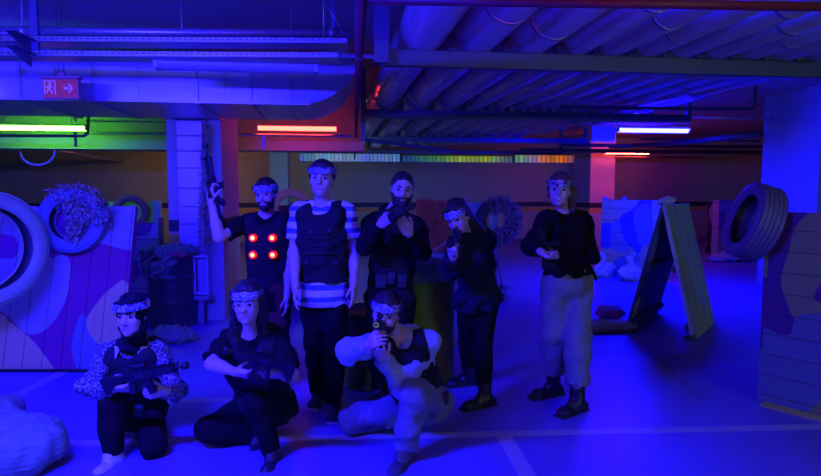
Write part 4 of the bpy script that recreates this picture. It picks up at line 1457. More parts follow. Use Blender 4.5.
class Person:
    def __init__(s, label, sp):
        s.sp = sp
        s.J = J = {}
        s.fem = sp.get('female', False)
        s.w = sp.get('build', 1.0)
        base = [Vector(v) for v in (P(*sp['ankA']), P(*sp['ankB']))]
        mid = (base[0] + base[1]) / 2
        s.e = empty('person', Vector((mid.x, mid.y, 0)), label, 'person')
        for k in ('neck', 'shA', 'shB', 'hipA', 'hipB', 'kneeA', 'kneeB', 'ankA', 'ankB'):
            J[k] = P(*sp[k])
        for sd in 'AB':
            ex, ey, *nr = sp['elb' + sd]
            J['elb' + sd] = bone(J['sh' + sd], ex, ey, sp.get('ua', .285), nr[0] if nr else True)
            wx, wy, *nr = sp['wri' + sd]
            J['wri' + sd] = bone(J['elb' + sd], wx, wy, sp.get('fa', .25), nr[0] if nr else True)
        J['pel'] = (J['hipA'] + J['hipB']) / 2
        J['che'] = (J['shA'] + J['shB']) / 2
        s.head = P(*sp['head'])
        f = Vector(sp.get('face', (0, -1, 0))).normalized()
        up = Vector(sp.get('headup', (0, 0, 1)))
        up = (up - f * up.dot(f)).normalized()
        s.HR = np.array([f.cross(up), f, up])         # rows: side, forward, up
        s.hs = sp.get('hs', 1.0)
        s.bf = Vector(sp.get('fwd', (0, -1, 0))).normalized()
        d = {k: (J[a] - J[b]).length for k, a, b in (('thighA', 'hipA', 'kneeA'), ('thighB', 'hipB', 'kneeB'), ('shinA', 'kneeA', 'ankA'), ('shinB', 'kneeB', 'ankB'), ('torso', 'pel', 'che'), ('sh', 'shA', 'shB'), ('uaA', 'shA', 'elbA'), ('uaB', 'shB', 'elbB'), ('faA', 'elbA', 'wriA'), ('faB', 'elbB', 'wriB'))}
        print('PERSON', label[:30], {k: round(v, 2) for k, v in d.items()}, 'headtop z', round(s.head.z + .115 * s.hs, 2))

    def H(s, x, y, z):
        v = s.HR.T @ (np.array([x, y, z]) * s.hs)
        return s.head + Vector(v)

    def torso(s, g=0.0, clips=(), kx=1.0):
        J, w = s.J, s.w
        hx, sx = (J['hipB'] - J['hipA']).normalized(), (J['shB'] - J['shA']).normalized()
        z = J['che'] - J['pel']
        L = z.length
        out = []
        fm = s.fem
        for t, r, off in ((0.02, ((.165 if fm else .158), .115, .125), 0), (.38, ((.125 if fm else .14), .098, .15), 0), (.72, ((.142 if fm else .162), .112, .165), 0)):
            R = frame(hx.lerp(sx, t), z)
            c = lp(J['pel'], J['che'], t)
            rr = (r[0] * w * kx + g, r[1] * w + g, r[2] * min(1.0, L / .46) + g * .7)
            out.append(ell(c, rr, R, clips))
        if fm:
            R = frame(sx, z)
            up = Vector(z).normalized()
            fwd = (s.bf - up * s.bf.dot(up)).normalized()
            c = lp(J['pel'], J['che'], .70) + fwd * .085 * w
            for q in (-1, 1):
                out.append(ell(c + sx * .065 * q, (.06 + g, .05 + g, .06 + g), R, clips))
        return out

    def shoulders(s, g=0.0, clips=()):
        J = s.J
        a, b = lp(J['shA'], J['che'], .10), lp(J['shB'], J['che'], .10)
        up = (J['neck'] - J['che'])
        return [cone(a, b, .058 + g, .058 + g, clips), cone(J['neck'] - up * .3, lp(J['che'], J['shA'], .72), .050 + g, .050 + g, clips), cone(J['neck'] - up * .3, lp(J['che'], J['shB'], .72), .050 + g, .050 + g, clips)]

    def arm(s, sd, g=0.0, upto=1.0, fore=True, g2=None):
        J = s.J
        a, b, c = J['sh' + sd], J['elb' + sd], J['wri' + sd]
        g2 = g if g2 is None else g2
        f = .90 if s.fem else 1.0
        out = []
        if upto < 1.0:
            q = lp(a, b, upto)
            n = (b - a).normalized()
            out.append(cone(a, b, .054 * f + g, .046 * f + g, [(nv(q), nv(n))]))
        else:
            out.append(cone(a, b, .052 * f + g, .040 * f + g))
        if fore is not False:
            n = (c - b).normalized()
            t = fore if isinstance(fore, float) else 1.0
            q = lp(b, c, t)
            cl = [(nv(q), nv(n))] if g > 0 else ()
            out.append(cone(b, c, .040 * f + g2, .026 * f + g2 * .9, cl))
            if g == 0: out.append(ell(lp(b, c, .3), (.038 * f, .038 * f, .08), frame((1, .3, .2), c - b)))
        return out

    def leg(s, sd, g=0.0, cut=None, loose=0.0):
        J = s.J
        a, b, c = J['hip' + sd], J['knee' + sd], J['ank' + sd]
        out = [cone(a, b, .086 * s.w + g, .056 + g + loose * .6)]
        n = (c - b).normalized()
        if cut is not None:
            q = lp(b, c, cut)
            out.append(cone(b, c, .056 + g + loose * .6, .036 + g + loose, [(nv(q), nv(n))]))
        else:
            out.append(cone(b, c, .053 + g, .036 + g))
        out.append(ell(lp(b, c, .30) + Vector(s.calf(sd)) * .012, (.052 + g + loose * .6, .052 + g + loose * .6, .12), frame((1, .2, .1), c - b)))
        return out

    def calf(s, sd):
        J = s.J
        a, b, c = J['hip' + sd], J['knee' + sd], J['ank' + sd]
        v = (a - b).normalized() + (c - b).normalized()
        return v if v.length > .05 else Vector((0, 1, 0))

    def core(s, g=0.0):
        H, hs = s.H, s.hs
        R = s.HR
        return [ell(H(0, -.015, .032), ((.074 + g) * hs, (.094 + g) * hs, (.086 + g) * hs), R), ell(H(0, .018, -.030), ((.061 + g) * hs, (.070 + g) * hs, (.085 + g) * hs), R),
                ell(H(0, .030, -.078), ((.046 + g) * hs, (.052 + g) * hs, (.038 + g) * hs), R)]

    def hand(s, sd):
        sp = s.sp.get('hand' + sd, {})
        W = s.J['wri' + sd]
        d = Vector(sp.get('d', (s.J['wri' + sd] - s.J['elb' + sd]))).normalized()
        n = Vector(sp.get('n', (0, 1, 0)))
        n = (n - d * n.dot(d)).normalized()
        t = Vector(sp.get('t', (0, -1, 0)))
        sdv = d.cross(n)
        if sdv.dot(t) < 0: sdv = -sdv
        curl = sp.get('curl', .35)
        f = .92 if s.fem else 1.0
        R = np.array([sdv, n, d])
        pr = [rbox(W + d * .047 * f, (.040 * f, .0145, .046 * f), R, rad=.012), cone(W - d * .01, W + d * .02, .025 * f, .024 * f)]
        fg = []
        for off, L in ((.030, .072), (.010, .080), (-.0105, .074), (-.030, .058)):
            p = W + d * .086 * f + sdv * off * f
            pr.append(cone(W + d * .045 * f + sdv * off * .8 * f, p, .010, .0095))
            for k, (fr, an) in enumerate(((.45, .55), (.30, 1.35), (.25, 2.0))):
                a = curl * an
                spread = sdv * (off * .8)
                q = p + (d * math.cos(a) + n * math.sin(a) + spread * (0 if curl > .6 else 1)).normalized() * L * fr * f
                fg.append(cone(p, q, .0088 - k * .0008, .0082 - k * .0008))
                p = q
        tb = W + d * .022 * f + sdv * .030 * f + n * .006
        t1 = tb + (sdv * .62 + d * .70 + n * (.25 + .3 * min(curl, 1.2))).normalized() * .040 * f
        t2 = t1 + (sdv * .15 + d * .85 + n * (.25 + .5 * min(curl, 1.2))).normalized() * .032 * f
        fg += [cone(tb, t1, .0125, .0105), cone(t1, t2, .0105, .0085)]
        return pr, fg, W + d * .05

    def body(s):
        J, H = s.J, s.H
        hands = [s.hand('A'), s.hand('B')]
        prims = s.torso() + s.shoulders()
        for sd in 'AB': prims += s.arm(sd) + s.leg(sd)
        allp = prims + s.core() + hands[0][0] + hands[1][0] + hands[0][1] + hands[1][1]
        feet = []
        for sd in 'AB':
            d = s.toe(sd)
            feet.append(cone(J['ank' + sd] + d * .0, J['ank' + sd] + d * .10 + s.footup(sd) * -.048, .027, .022))
        allp += feet
        lo = np.min([p[0] for p in allp], 0) - .03
        hi = np.max([p[1] for p in allp], 0) + .03
        F = Field(lo, hi, .013, [(s.head, .125)] + [(h[2], .085) for h in hands], .0052)
        for p in s.torso(): F.add(p, .06)
        for p in s.shoulders(): F.add(p, .04)
        for sd in 'AB':
            for p in s.arm(sd) + s.leg(sd): F.add(p, .03)
        for p in feet: F.add(p, .02)
        F.add(cone(J['neck'] - Vector((0, 0, .01)), H(0, -.028, -.055), .054 * (.88 if s.fem else 1), .050 * (.88 if s.fem else 1)), .03)
        # head
        for p in s.core(): F.add(p, .035)
        for q in (-1, 1):
            F.add(ball(H(.036 * q, .058, -.034), .020), .02)          # cheek
            F.add(cone(H(.012 * q, .082, .024), H(.044 * q, .066, .022), .010, .009), .012)   # brow ridge
            F.add(ell(H(.073 * q, -.008, -.012), (.008, .019, .031), s.HR), .006)
        F.add(ball(H(0, .072, -.100), .017), .022)
        F.add(cone(H(0, .086, .008), H(0, .106, -.030), .0085, .0115), .010)
        for q in (-1, 1): F.add(ball(H(.011 * q, .094, -.036), .0085), .006)
        F.add(cone(H(-.019, .083, -.062), H(.019, .083, -.062), .0065, .0065), .007)
        F.add(cone(H(-.015, .083, -.075), H(.015, .083, -.075), .0075, .0075), .007)
        for q in (-1, 1): F.add(ball(H(.031 * q, .096, .001), .017), .010, sub=True)
        if s.sp.get('smile'): F.add(ell(H(0, .092, -.069), (.020, .010, .009), s.HR), .003, sub=True)
        else: F.add(cone(H(-.018, .096, -.0683), H(.018, .096, -.0683), .0045, .0045), .003, sub=True)
        for pr, fg, _ in hands:
            for p in pr: F.add(p, .012)
        for pr, fg, _ in hands:
            for p in fg: F.add(p, .003)
        HRt, hc, hs = s.HR, np.array(s.head), s.hs
        def region(c):
            l = (c - hc) @ HRt.T / hs
            lips = (abs(l[:, 0]) < .024) & (l[:, 1] > .070) & (l[:, 2] < -.056) & (l[:, 2] > -.083) & (abs(l[:, 0]) * .35 + abs(l[:, 2] + .0685) < .0155)
            return lips.astype(int)
        o = F.mesh('body', [s.sp.get('skin', M_skin), M_lips], s.e, region)
        # eyes, brows
        for q in (-1, 1):
            mb = MB()
            c = H(.031 * q, .0715, .001)
            mb.revolve([(math.sin(a) * .0128, math.cos(a) * .0128) for a in np.linspace(.0001, PI - .0001, 10)], c, s.HR[1], 14)
            mb.mi = 1
            mb.revolve([(math.sin(a) * .0133, math.cos(a) * .0133) for a in np.linspace(.0001, .80, 6)], c, s.HR[1], 14)
            mb.build('eye', [M_eyew, M_iris], s.e)
            B_ = field_for([cone(H(.014 * q, .090, .020), H(.030 * q, .087, .0265), .0050, .0048), cone(H(.030 * q, .087, .0265), H(.047 * q, .073, .021), .0048, .003)], .004, .003, pad=.01)
            B_.mesh('eyebrow', s.sp.get('hair', M_hairk), s.e)
        if s.sp.get('smile'):
            T_ = field_for([ell(H(0, .0835, -.066), (.0185, .006, .0062), s.HR)], .003, .0028, pad=.01)
            T_.mesh('teeth', M_white, s.e)
        return o

    def toe(s, sd): return Vector(s.sp.get('toe' + sd, (0, -1, 0))).normalized()
    def footup(s, sd): return Vector(s.sp.get('fup' + sd, (0, 0, 1))).normalized()

    # ---- clothing
    def top(s, m, name='t_shirt', sleeve=.55, fore=False, hem=-.12, g=.016, folds=.005, kx=1.0, g2=None, seed=1, neckcut=True, gt=None):
        J = s.J
        z = (J['che'] - J['pel']).normalized()
        hp = J['pel'] + z * hem
        gt = (.012 if s.sp.get('vested', True) else g) if gt is None else gt
        pr = s.torso(gt, kx=kx)
        if hem < -.02:
            hx = (J['hipB'] - J['hipA'])
            pr.append(ell(J['pel'] + z * (hem * .5), (.168 * s.w * kx + g, .125 * s.w + g, .14), frame(hx, z)))
        sh = s.shoulders(gt * .8)
        arms = s.arm('A', g, sleeve, fore, g2) + s.arm('B', g, sleeve, fore, g2)
        allp = pr + sh + arms
        lo = np.min([p[0] for p in allp], 0) - .03; hi = np.max([p[1] for p in allp], 0) + .03
        F = Field(lo, hi, .0095)
        for p in pr: F.add(p, .06)
        for p in sh: F.add(p, .04)
        nA = nv(-z)
        F.clip(nv(hp), nA)
        for p in arms: F.add(p, .03)
        F.folds(folds, 38, seed)
        F.clip_near(nv(hp), nA, nv(J['pel']), .215)
        if neckcut:
            F.add(cone(J['neck'] - z * .005, J['neck'] + z * .10, .060, .075), .012, sub=True)
            f = (s.bf - z * s.bf.dot(z)).normalized()
            F.add(ball(J['neck'] + f * .055 + z * .02, .045), .015, sub=True)
        return F.mesh(name, m, s.e)

    def trousers(s, m, g=.016, cut=.93, loose=0.0, folds=.0045, seed=2, waist=.12):
        J = s.J
        z = (J['che'] - J['pel']).normalized()
        tp = s.torso(g)[:2]
        pr = s.leg('A', g, cut, loose) + s.leg('B', g, cut, loose)
        pel = J['pel']
        hx = J['hipB'] - J['hipA']
        pr.append(ell(pel, (.160 * s.w + g, .120 * s.w + g, .13), frame(hx, z)))
        lo = np.min([p[0] for p in pr + tp], 0) - .03; hi = np.max([p[1] for p in pr + tp], 0) + .03
        F = Field(lo, hi, .0105)
        for p in tp: F.add(p, .05)
        F.clip(nv(pel + z * waist), nv(z))
        for p in pr: F.add(p, .035)
        F.folds(folds, 34, seed, .8)
        lowest = min(J['ankA'].z, J['ankB'].z)
        F.clip((0, 0, .012), (0, 0, -1))
        return F.mesh('trousers', m, s.e)

    def vest(s, m=M_vest, g=.036, hem=.03, wid=.152, seed=5, pouches=True, sensors=((-.06, .80), (.06, .80)), kx=1.0, smat=None):
        J = s.J
        z = (J['che'] - J['pel']).normalized()
        x = (J['shB'] - J['shA']).normalized()
        f = (s.bf - z * s.bf.dot(z)).normalized()
        x = (x - z * x.dot(z)).normalized()
        wid = wid * s.w
        cl = [(nv(J['che'] + x * (wid + .012)), nv(x)), (nv(J['che'] - x * (wid + .012)), nv(-x))]
        pr = s.torso(g, kx=kx)
        st = []
        for sd in 'AB':
            c = lp(J['che'], J['sh' + sd], .62)
            st.append(cone(c + f * .05 - z * .02, c - f * .05 - z * .02, .062 + g * .55, .062 + g * .55))
            st.append(cone(c + z * .0, c - z * .08, .066 + g * .5, .06 + g * .5))
        allp = pr + st
        lo = np.min([p[0] for p in allp], 0) - .03; hi = np.max([p[1] for p in allp], 0) + .03
        F = Field(lo, hi, .0095)
        for p in pr: F.add(p, .06)
        for p in st: F.add(p, .03)
        F.clip(nv(J['pel'] + z * hem), nv(-z))
        for c in cl: F.clip(*c)
        F.add(cone(J['neck'] - z * .02, J['neck'] + z * .12, .068, .09), .015, sub=True)
        F.add(ball(J['neck'] + f * .07 - z * .012, .062), .02, sub=True)
        for sd in 'AB':     # armholes
            F.add(ball(J['sh' + sd] + (J['sh' + sd] - J['che']).normalized() * .02 - z * .05, .052), .02, sub=True)
        F.folds(.0045, 42, seed)
        F.clip(nv(J['pel'] + z * hem), nv(-z))
        v = F.mesh('vest', m, s.e)
        s.vestobj = v
        dpt = .112 * s.w + g
        R = np.array([x, f, z])
        def front(a, t):
            p = lp(J['pel'], J['che'], t) + x * a
            k = max(.2, 1 - (a / (.175 * s.w + g)) ** 2)
            return p + f * dpt * math.sqrt(k)
        s.front = front
        if pouches:
            for a, t, hw, hh in ((-.075, .30, .038, .05), (.075, .30, .038, .05), (0, .34, .03, .045)):
                q = field_for([rbox(front(a, t) - f * .002, (hw, .018, hh), R, rad=.010)], .01, .006, pad=.015)
                q.folds(.0015, 60, seed)
                po = q.mesh('pouch', M_vest2, v)
                fl = MB(); fl.cbox(front(a, t) + f * .018 + z * hh * .55, hw * 2 + .004, .006, hh * .7, x, f, z, bev=.002); fl.build('flap', M_vest2, s.e) if False else fl.bm.free()
        for t in (.52, .62, .72):
            k = MB()
            pts = [front(a, t) + f * .002 for a in np.linspace(-.10, .10, 9)]
            k.tube(pts, .011, 6, flat=.35)
            k.build('webbing_strap', M_vest2, v)
        for a, t in sensors:
            k = MB(); p = front(a, t)
            k.cbox(p + f * .004, .030, .012, .022, x, f, z, bev=.003); k.build('buckle', smat or M_gun2, v)
        return v

    def headband(s, tilt=0.0, m=None, g=.012, z0=.050, hh=.027, sensors=True, hairg=.0):
        H = s.H
        R = s.HR
        F = field_for([ell(H(0, -.012, .035), ((.078 + g) * s.hs, (.098 + g) * s.hs, (.090 + g) * s.hs), R), ell(H(0, .018, -.020), ((.064 + g) * s.hs, (.072 + g) * s.hs, (.085 + g) * s.hs), R)], .03, .0052)
        F.folds(.0006, 80, 3)
        up = Vector(R[2]) * math.cos(tilt) + Vector(R[1]) * math.sin(tilt)
        c = H(0, 0, z0)
        F.clip(nv(c + up * hh), nv(up)); F.clip(nv(c - up * hh), nv(-up))
        F.add(ell(H(0, -.012, .035), ((.074 + g) * s.hs - .004, (.094 + g) * s.hs - .004, .2), R), .002, sub=True)
        b = F.mesh('headband', m or M_band, s.e)
        if sensors:
            for x_, y_ in ((-.088, .01), (.088, .01), (0, -.112)):
                k = MB(); k.cbox(H(x_ * 1.01, y_, z0), .016 if x_ else .034, .036 if x_ else .016, .030, R[0], R[1], R[2], bev=.004); k.build('sensor', M_sensor, b)
            k = MB()
            k.tube([H(-.088, -.01, z0 + .012), H(-.075, -.06, z0 + .02), H(-.03, -.10, z0 + .022)], .003, 6); k.build('sensor_wire', M_sensor, b)
        return b

    def hair(s, m=None, g=.010, tuck=0.0, extra=(), cut=.02, folds=.002, seed=9, name='hair', side_low=-.03):
        H, R = s.H, s.HR
        m = m or s.sp.get('hair', M_hairk)
        F = field_for(s.core(g)[:2] + list(extra), .02, .0065)
        F2 = None
        # keep behind a slanted plane: from the hairline at the forehead down behind the ears
        n = Vector(R[1]) * .80 - Vector(R[2]) * .60
        F.F_clip = None
        X, Y, Z = F.grid((slice(None),) * 3)
        p = H(0, .062, .062)
        d = (X - p.x) * n.x + (Y - p.y) * n.y + (Z - p.z) * n.z
        core = F.F.copy()
        F.F = np.maximum(F.F, d)
        low = H(0, 0, side_low - .035)
        up = Vector(R[2])
        F.F = np.maximum(F.F, -((X - low.x) * up.x + (Y - low.y) * up.y + (Z - low.z) * up.z))
        for e in extra: F.add(e, .02)
        F.folds(folds, 120, seed)
        return F.mesh(name, m, s.e)

    def beard(s, g=.009, m=None):
        H, R = s.H, s.HR
        F = field_for(s.core(g) + [ball(H(0, .072, -.104), .021)], .03, .0048)
        X, Y, Z = F.grid((slice(None),) * 3)
        up, fw = Vector(R[2]), Vector(R[1])
        def pl(p, n):
            F.F = np.maximum(F.F, (X - p.x) * n.x + (Y - p.y) * n.y + (Z - p.z) * n.z)
        pl(H(0, .06, -.040), (up * .95 + fw * .30).normalized())
        pl(H(0, .002, -.05), -fw)
        F.add(ell(H(0, .100, -.068), (.022, .022, .011), R), .004, sub=True)
        F.add(ell(H(0, .120, -.03), (.02, .04, .022), R), .004, sub=True)
        F.folds(.0012, 200, 3)
        return F.mesh('beard', m or s.sp.get('hair', M_hairk), s.e)

    def boot(s, sd, m=M_boot, msole=M_sole, tall=.13, name='boot', lace=None, big=1.0):
        J = s.J
        a = J['ank' + sd]
        d = s.toe(sd); up = s.footup(sd)
        d = (d - up * d.dot(up)).normalized()
        x = d.cross(up)
        R = np.array([x, d, up])
        h0 = .085                                  # ankle joint above the sole
        def Q(i, j, k): return a + x * i * big + d * j * big + up * (k - h0)
        pr = [cone(Q(0, -.045, .045), Q(0, .12, .036), .038 * big, .034 * big), ell(Q(0, .12, .038), (.047 * big, .062 * big, .036 * big), R), ell(Q(0, -.045, .045), (.037 * big, .036 * big, .046), R), cone(Q(0, -.012, .06), Q(0, .04, .075), .043 * big, .037 * big)]
        shaft = (J['knee' + sd] - a).normalized()
        pr.append(cone(a - shaft * .01, a + shaft * tall, .046 * big, .050 * big, [(nv(a + shaft * tall * .9), nv(shaft))]))
        F = field_for(pr, .025, .0065)
        F.folds(.002, 60, 4)
        b = Q(0, 0, .012)
        F.clip(nv(b), nv(-up))
        o = F.mesh(name, m, s.e)
        F = field_for([rbox(Q(0, .105, .014), (.046 * big, .087 * big, .015), R, rad=.012), rbox(Q(0, -.03, .014), (.040 * big, .058 * big, .016), R, rad=.012), ball(Q(0, .17, .014), .016)], .02, .006)
        F.mesh('sole', msole, o)
        if lace:
            k = MB()
            for i in range(5):
                y = .045 + .017 * i
                zt = .096 - .007 * i
                k.tube([Q(-.026, y, zt - .016), Q(0, y + .006, zt + .002), Q(.026, y, zt - .016)], .0028, 6)
            k.build('laces', lace, o)
        return o


def rifle(name, label, muzzle, butt, up=(0, 0, 1), group='laser tag guns', L=None, lens=False, scope=True):
    """toy rifle: parts follow the line from butt to muzzle"""
    muzzle, butt = Vector(muzzle), Vector(butt)
    f = (muzzle - butt); Lr = f.length; f.normalize()
    k_ = Lr / .66 if L is None else L / .66
    k2 = max(k_, .85)
    up = Vector(up); u = (up - f * up.dot(f)).normalized(); x = f.cross(u)
    e = empty(name, lp(butt, muzzle, .45), label, 'toy gun', group)
    def Q(a, b, c=0.0): return butt + f * a * k_ + u * b * k2 + x * c * k2
    def bx(nm, a0, a1, b0, b1, w, m=M_gun, bev=.004, par=e):
        k = MB(); k.cbox(Q((a0 + a1) / 2, (b0 + b1) / 2), (a1 - a0) * k_, w * k2, (b1 - b0) * k2, f, x, u, bev=bev); return k.build(nm, m, par)
    def sl(nm, pts, w, m=M_gun, par=e):
        k = MB(); k.prism([Q(a, b, -w / 2) for a, b in pts], [Q(a, b, w / 2) for a, b in pts]); return k.build(nm, m, par)
    sl('stock', [(0, -.075), (.03, -.085), (.10, -.025), (.19, -.012), (.19, .022), (.05, .03), (0, .03)], .034)
    bx('butt_pad', -.008, .001, -.08, .032, .036, M_sensor)
    bx('receiver', .19, .40, -.025, .036, .046)
    bx('ejection_cover', .26, .33, -.002, .018, .050, M_gun2, .001)
    sl('pistol_grip', [(.205, -.025), (.245, -.025), (.222, -.115), (.178, -.108)], .030)
    g = MB(); g.tube([Q(.245, -.03), Q(.25, -.055), Q(.275, -.060), Q(.295, -.030)], .004 * k2, 6); tg = g.build('trigger_guard', M_gun, e)
    g = MB(); g.tube([Q(.262, -.026), Q(.258, -.045)], .003 * k2, 6); g.build('trigger', M_gun2, tg)
    sl('magazine', [(.30, -.025), (.355, -.025), (.372, -.135), (.322, -.140)], .026)
    bx('handguard', .40, .56, -.022, .030, .042)
    for z in (-.012, .004, .018):
        k = MB(); k.cbox(Q(.48, z), .13 * k_, .046 * k2, .005 * k2, f, x, u, bev=.001); k.build('vent_slot', M_gun2, e)
    k = MB(); k.tube([Q(.56, .006), Q(.66, .006)], .011 * k2, 14); k.build('barrel', M_gun2, e)
    k = MB(); k.revolve([(.010, -.03), (.019, -.03), (.021, -.025), (.021, -.003), (.019, 0), (.014, 0), (.013, -.02), (0, -.02)], Q(.66, .006), f, 20)
    mz = k.build('muzzle', M_gun, e)
    k = MB(); k.revolve([(0, -.006), (.009, -.0055), (.0128, -.008), (.0128, -.018), (0, -.018)], Q(.66, .006), f, 20); k.build('lens', emis('lens_glow', (.35, .5, .12), .5) if lens else M_gun2, mz)
    bx('top_rail', .20, .55, .036, .044, .020, M_gun, .001)
    if scope:
        k = MB(); k.tube([Q(.24, .066), Q(.27, .066), Q(.33, .066), Q(.36, .066)], .016 * k2, 14, radii=[.019 * k2, .015 * k2, .015 * k2, .019 * k2]); sc = k.build('scope', M_gun, e)
        bx('scope_mount', .28, .32, .043, .056, .014, M_gun2, .001, sc)
    sl('front_sight', [(.53, .044), (.55, .044), (.545, .068), (.537, .068)], .008)
    return e
# ================================================================== the eight players
BD = (0, -1, 0)
# --- man with the lit vest
p = Person('man in black with four red lights on his vest, raising a gun upright', dict(
    head=(266, 194, 4.60), face=(-.12, -1, -.08), headup=(-.05, 0, 1), hs=1.02, neck=(267, 214, 4.66), shA=(246, 223, 4.66), shB=(289, 223, 4.70), hipA=(256, 292, 4.70), hipB=(280, 292, 4.70),
    elbA=(219, 237), wriA=(211, 200), elbB=(290, 262, True), wriB=(287, 296), kneeA=(258, 345, 4.64), kneeB=(279, 345, 4.64), ankA=(257, 382.5, 4.72), ankB=(279, 382.5, 4.72),
    handA=dict(d=(-.05, -.1, 1), n=(.6, .7, 0), t=(.3, -1, 0), curl=1.15), handB=dict(d=(0, -.1, -1), n=(-1, 0, 0), curl=.4), toeA=(-.2, -1, 0), toeB=(.2, -1, 0)))
p.body(); p.hair(g=.009); p.headband(tilt=.05); p.beard(g=.004)
p.top(M_blackc, sleeve=.72, hem=-.13, seed=11)
p.trousers(M_maroon, seed=12)
v = p.vest(M_vest, hem=.05, pouches=False, seed=13, sensors=())
M_led = emis('led_core', (1.0, .22, .05), 9.0)
M_ledr = emis('led_halo', (1.0, .01, .005), .9)  # dim emissive ring stands in for the red glow around each light
for px, py in ((252.5, 238), (272, 238), (252.5, 255), (272.5, 255)):
    q = P(px, py, 4.53)
    k = MB(); k.revolve([(0, .014), (.008, .012), (.0135, .006), (.015, 0), (0, 0)], q, (0, -1, .02), 16); led = k.build('led_light', M_led, v)
    k = MB(); k.revolve([(.015, .004), (.022, .006), (.030, .001), (.032, -.03), (.015, -.03)], q, (0, -1, .02), 20, closed=True); k.build('led_halo', M_ledr, led)
for sd in 'AB': p.boot(sd, M_sneakd, M_sole, tall=.05, name='shoe', lace=M_sneakd)
W = p.J['wriA']
hc = W + Vector((0.012, 0.03, .085))
dz = (P(205.5, 138, 4.40) - P(221.5, 226, 4.36)).normalized()
rifle('toy_rifle', 'black toy rifle held upright, muzzle up, by the man with the lit vest', hc + dz * .33, hc - dz * .30, up=(-.25, -1, 0))

# --- man in the striped shirt
p = Person('tall man in a striped t-shirt and black vest standing with his arms hanging down', dict(
    head=(322, 178.5, 4.12), face=(-.02, -1, .02), headup=(.03, 0, 1), hs=1.03, neck=(322.5, 204, 4.2), shA=(300, 213, 4.2), shB=(346, 213, 4.2), hipA=(313, 290, 4.22), hipB=(336, 290, 4.22), build=1.0,
    elbA=(294, 254, False), wriA=(295.5, 287), elbB=(354.5, 252, False), wriB=(353.5, 285), kneeA=(315, 343, 4.26), kneeB=(334, 348, 4.14), ankA=(318, 393, 4.42), ankB=(333.5, 405, 4.19),
    handA=dict(d=(-.02, -.15, -1), n=(1, .2, 0), curl=.35), handB=dict(d=(.02, -.15, -1), n=(-1, .2, 0), curl=.35), toeA=(-.12, -1, 0), toeB=(.12, -1, 0)))
p.body(); p.hair(g=.014); p.headband(tilt=.03, z0=.056)
p.top(M_stripe, sleeve=.66, hem=-.10, g=.022, seed=21, kx=1.04, gt=.022, folds=.004)
p.trousers(M_blackc, g=.014, seed=22, loose=.012, waist=-.03)
p.vest(M_vest, hem=.07, seed=23, wid=.16, g=.048, sensors=((-.06, .78), (.065, .80), (-.10, .40), (.10, .40)), pouches=False)
for sd in 'AB': p.boot(sd, M_sneak, M_white, tall=.03, name='shoe', lace=M_white)

# --- bearded man
p = Person('bearded man in a dark hooded top without a headband, aiming a gun sideways', dict(
    head=(402, 189, 4.28), face=(.10, -1, -.10), headup=(.10, 0, 1), hs=1.02, neck=(393, 211, 4.40), shA=(373, 222, 4.36), shB=(416, 225, 4.44), hipA=(378, 298, 4.46), hipB=(403, 298, 4.46), build=1.0,
    elbA=(365, 246), wriA=(381, 224), elbB=(423, 251), wriB=(409, 233), kneeA=(378, 348, 4.42), kneeB=(402, 348, 4.42), ankA=(377, 391.5, 4.50), ankB=(403, 391.5, 4.50), fa=.25,
    handA=dict(d=(.55, -.55, .45), n=(.5, .8, -.1), t=(0, 0, 1), curl=1.25), handB=dict(d=(-.4, -.5, .7), n=(-.2, .9, .3), t=(1, 0, .3), curl=1.2), toeA=(-.2, -1, 0), toeB=(.2, -1, 0)))
p.body(); p.hair(g=.006); p.beard(g=.012)
p.top(M_blackc, name='hooded_top', sleeve=1.0, fore=.96, hem=-.10, g=.022, seed=31)
F = field_for([cone(p.J['neck'] + Vector((-.06, .03, .012)), p.J['neck'] + Vector((.05, .04, .012)), .042, .042), cone(p.J['neck'] + Vector((-.065, .0, .005)), p.J['neck'] + Vector((-.03, -.06, -.03)), .026, .02), cone(p.J['neck'] + Vector((.06, .0, .005)), p.J['neck'] + Vector((.03, -.06, -.03)), .026, .02)], .02, .0075)
F.folds(.004, 60, 3); F.mesh('hood', M_blackc, p.e)
p.trousers(M_blackc, seed=32, g=.014)
p.vest(M_vest, hem=.0, seed=33, g=.044)
for sd in 'AB': p.boot(sd, M_boot, M_sole, tall=.10, name='shoe')
rifle('toy_rifle', 'black toy rifle aimed past the camera by the bearded man', P(413, 207, 3.66), P(375, 226, 4.12))

# --- woman aiming, leaning forward
p = Person('woman in a dark jacket leaning forward to aim a gun, in high black boots', dict(female=True, vested=False,
    head=(457.5, 216.5, 4.28), face=(-.40, -.85, -.38), headup=(-.25, 0, 1), hs=.98, neck=(467, 234, 4.44), shA=(459, 243, 4.36), shB=(486, 241, 4.60), hipA=(468, 298, 4.52), hipB=(488, 298, 4.62), build=.98,
    elbA=(450, 268), wriA=(453, 257), elbB=(468, 268), wriB=(460, 248), ua=.25, fa=.21, kneeA=(468, 343, 4.66), kneeB=(482, 347, 4.42), ankA=(469, 376, 4.84), ankB=(485, 397, 4.36), fwd=(-.6, -.8, 0),
    handA=dict(d=(-.1, -.6, .8), n=(.4, .5, .4), t=(-1, 0, 0), curl=1.1), handB=dict(d=(-.3, -.6, .7), n=(-.6, .4, .3), t=(0, 0, 1), curl=1.1), toeA=(-.95, -.3, 0), toeB=(-.85, -.5, 0)))
p.body()
H = p.H
p.hair(g=.018, extra=[cone(H(0, -.05, .0), P(477, 232, 4.50), .070, .060), cone(P(477, 232, 4.50), P(487, 243, 4.62), .060, .035)])
p.headband(tilt=.0, z0=.045, hh=.026)
p.top(M_navy, name='jacket', sleeve=1.0, fore=.96, hem=-.06, g=.030, folds=.007, seed=41, neckcut=False)
p.trousers(M_blackc, g=.014, cut=.80, folds=.0025, seed=42)
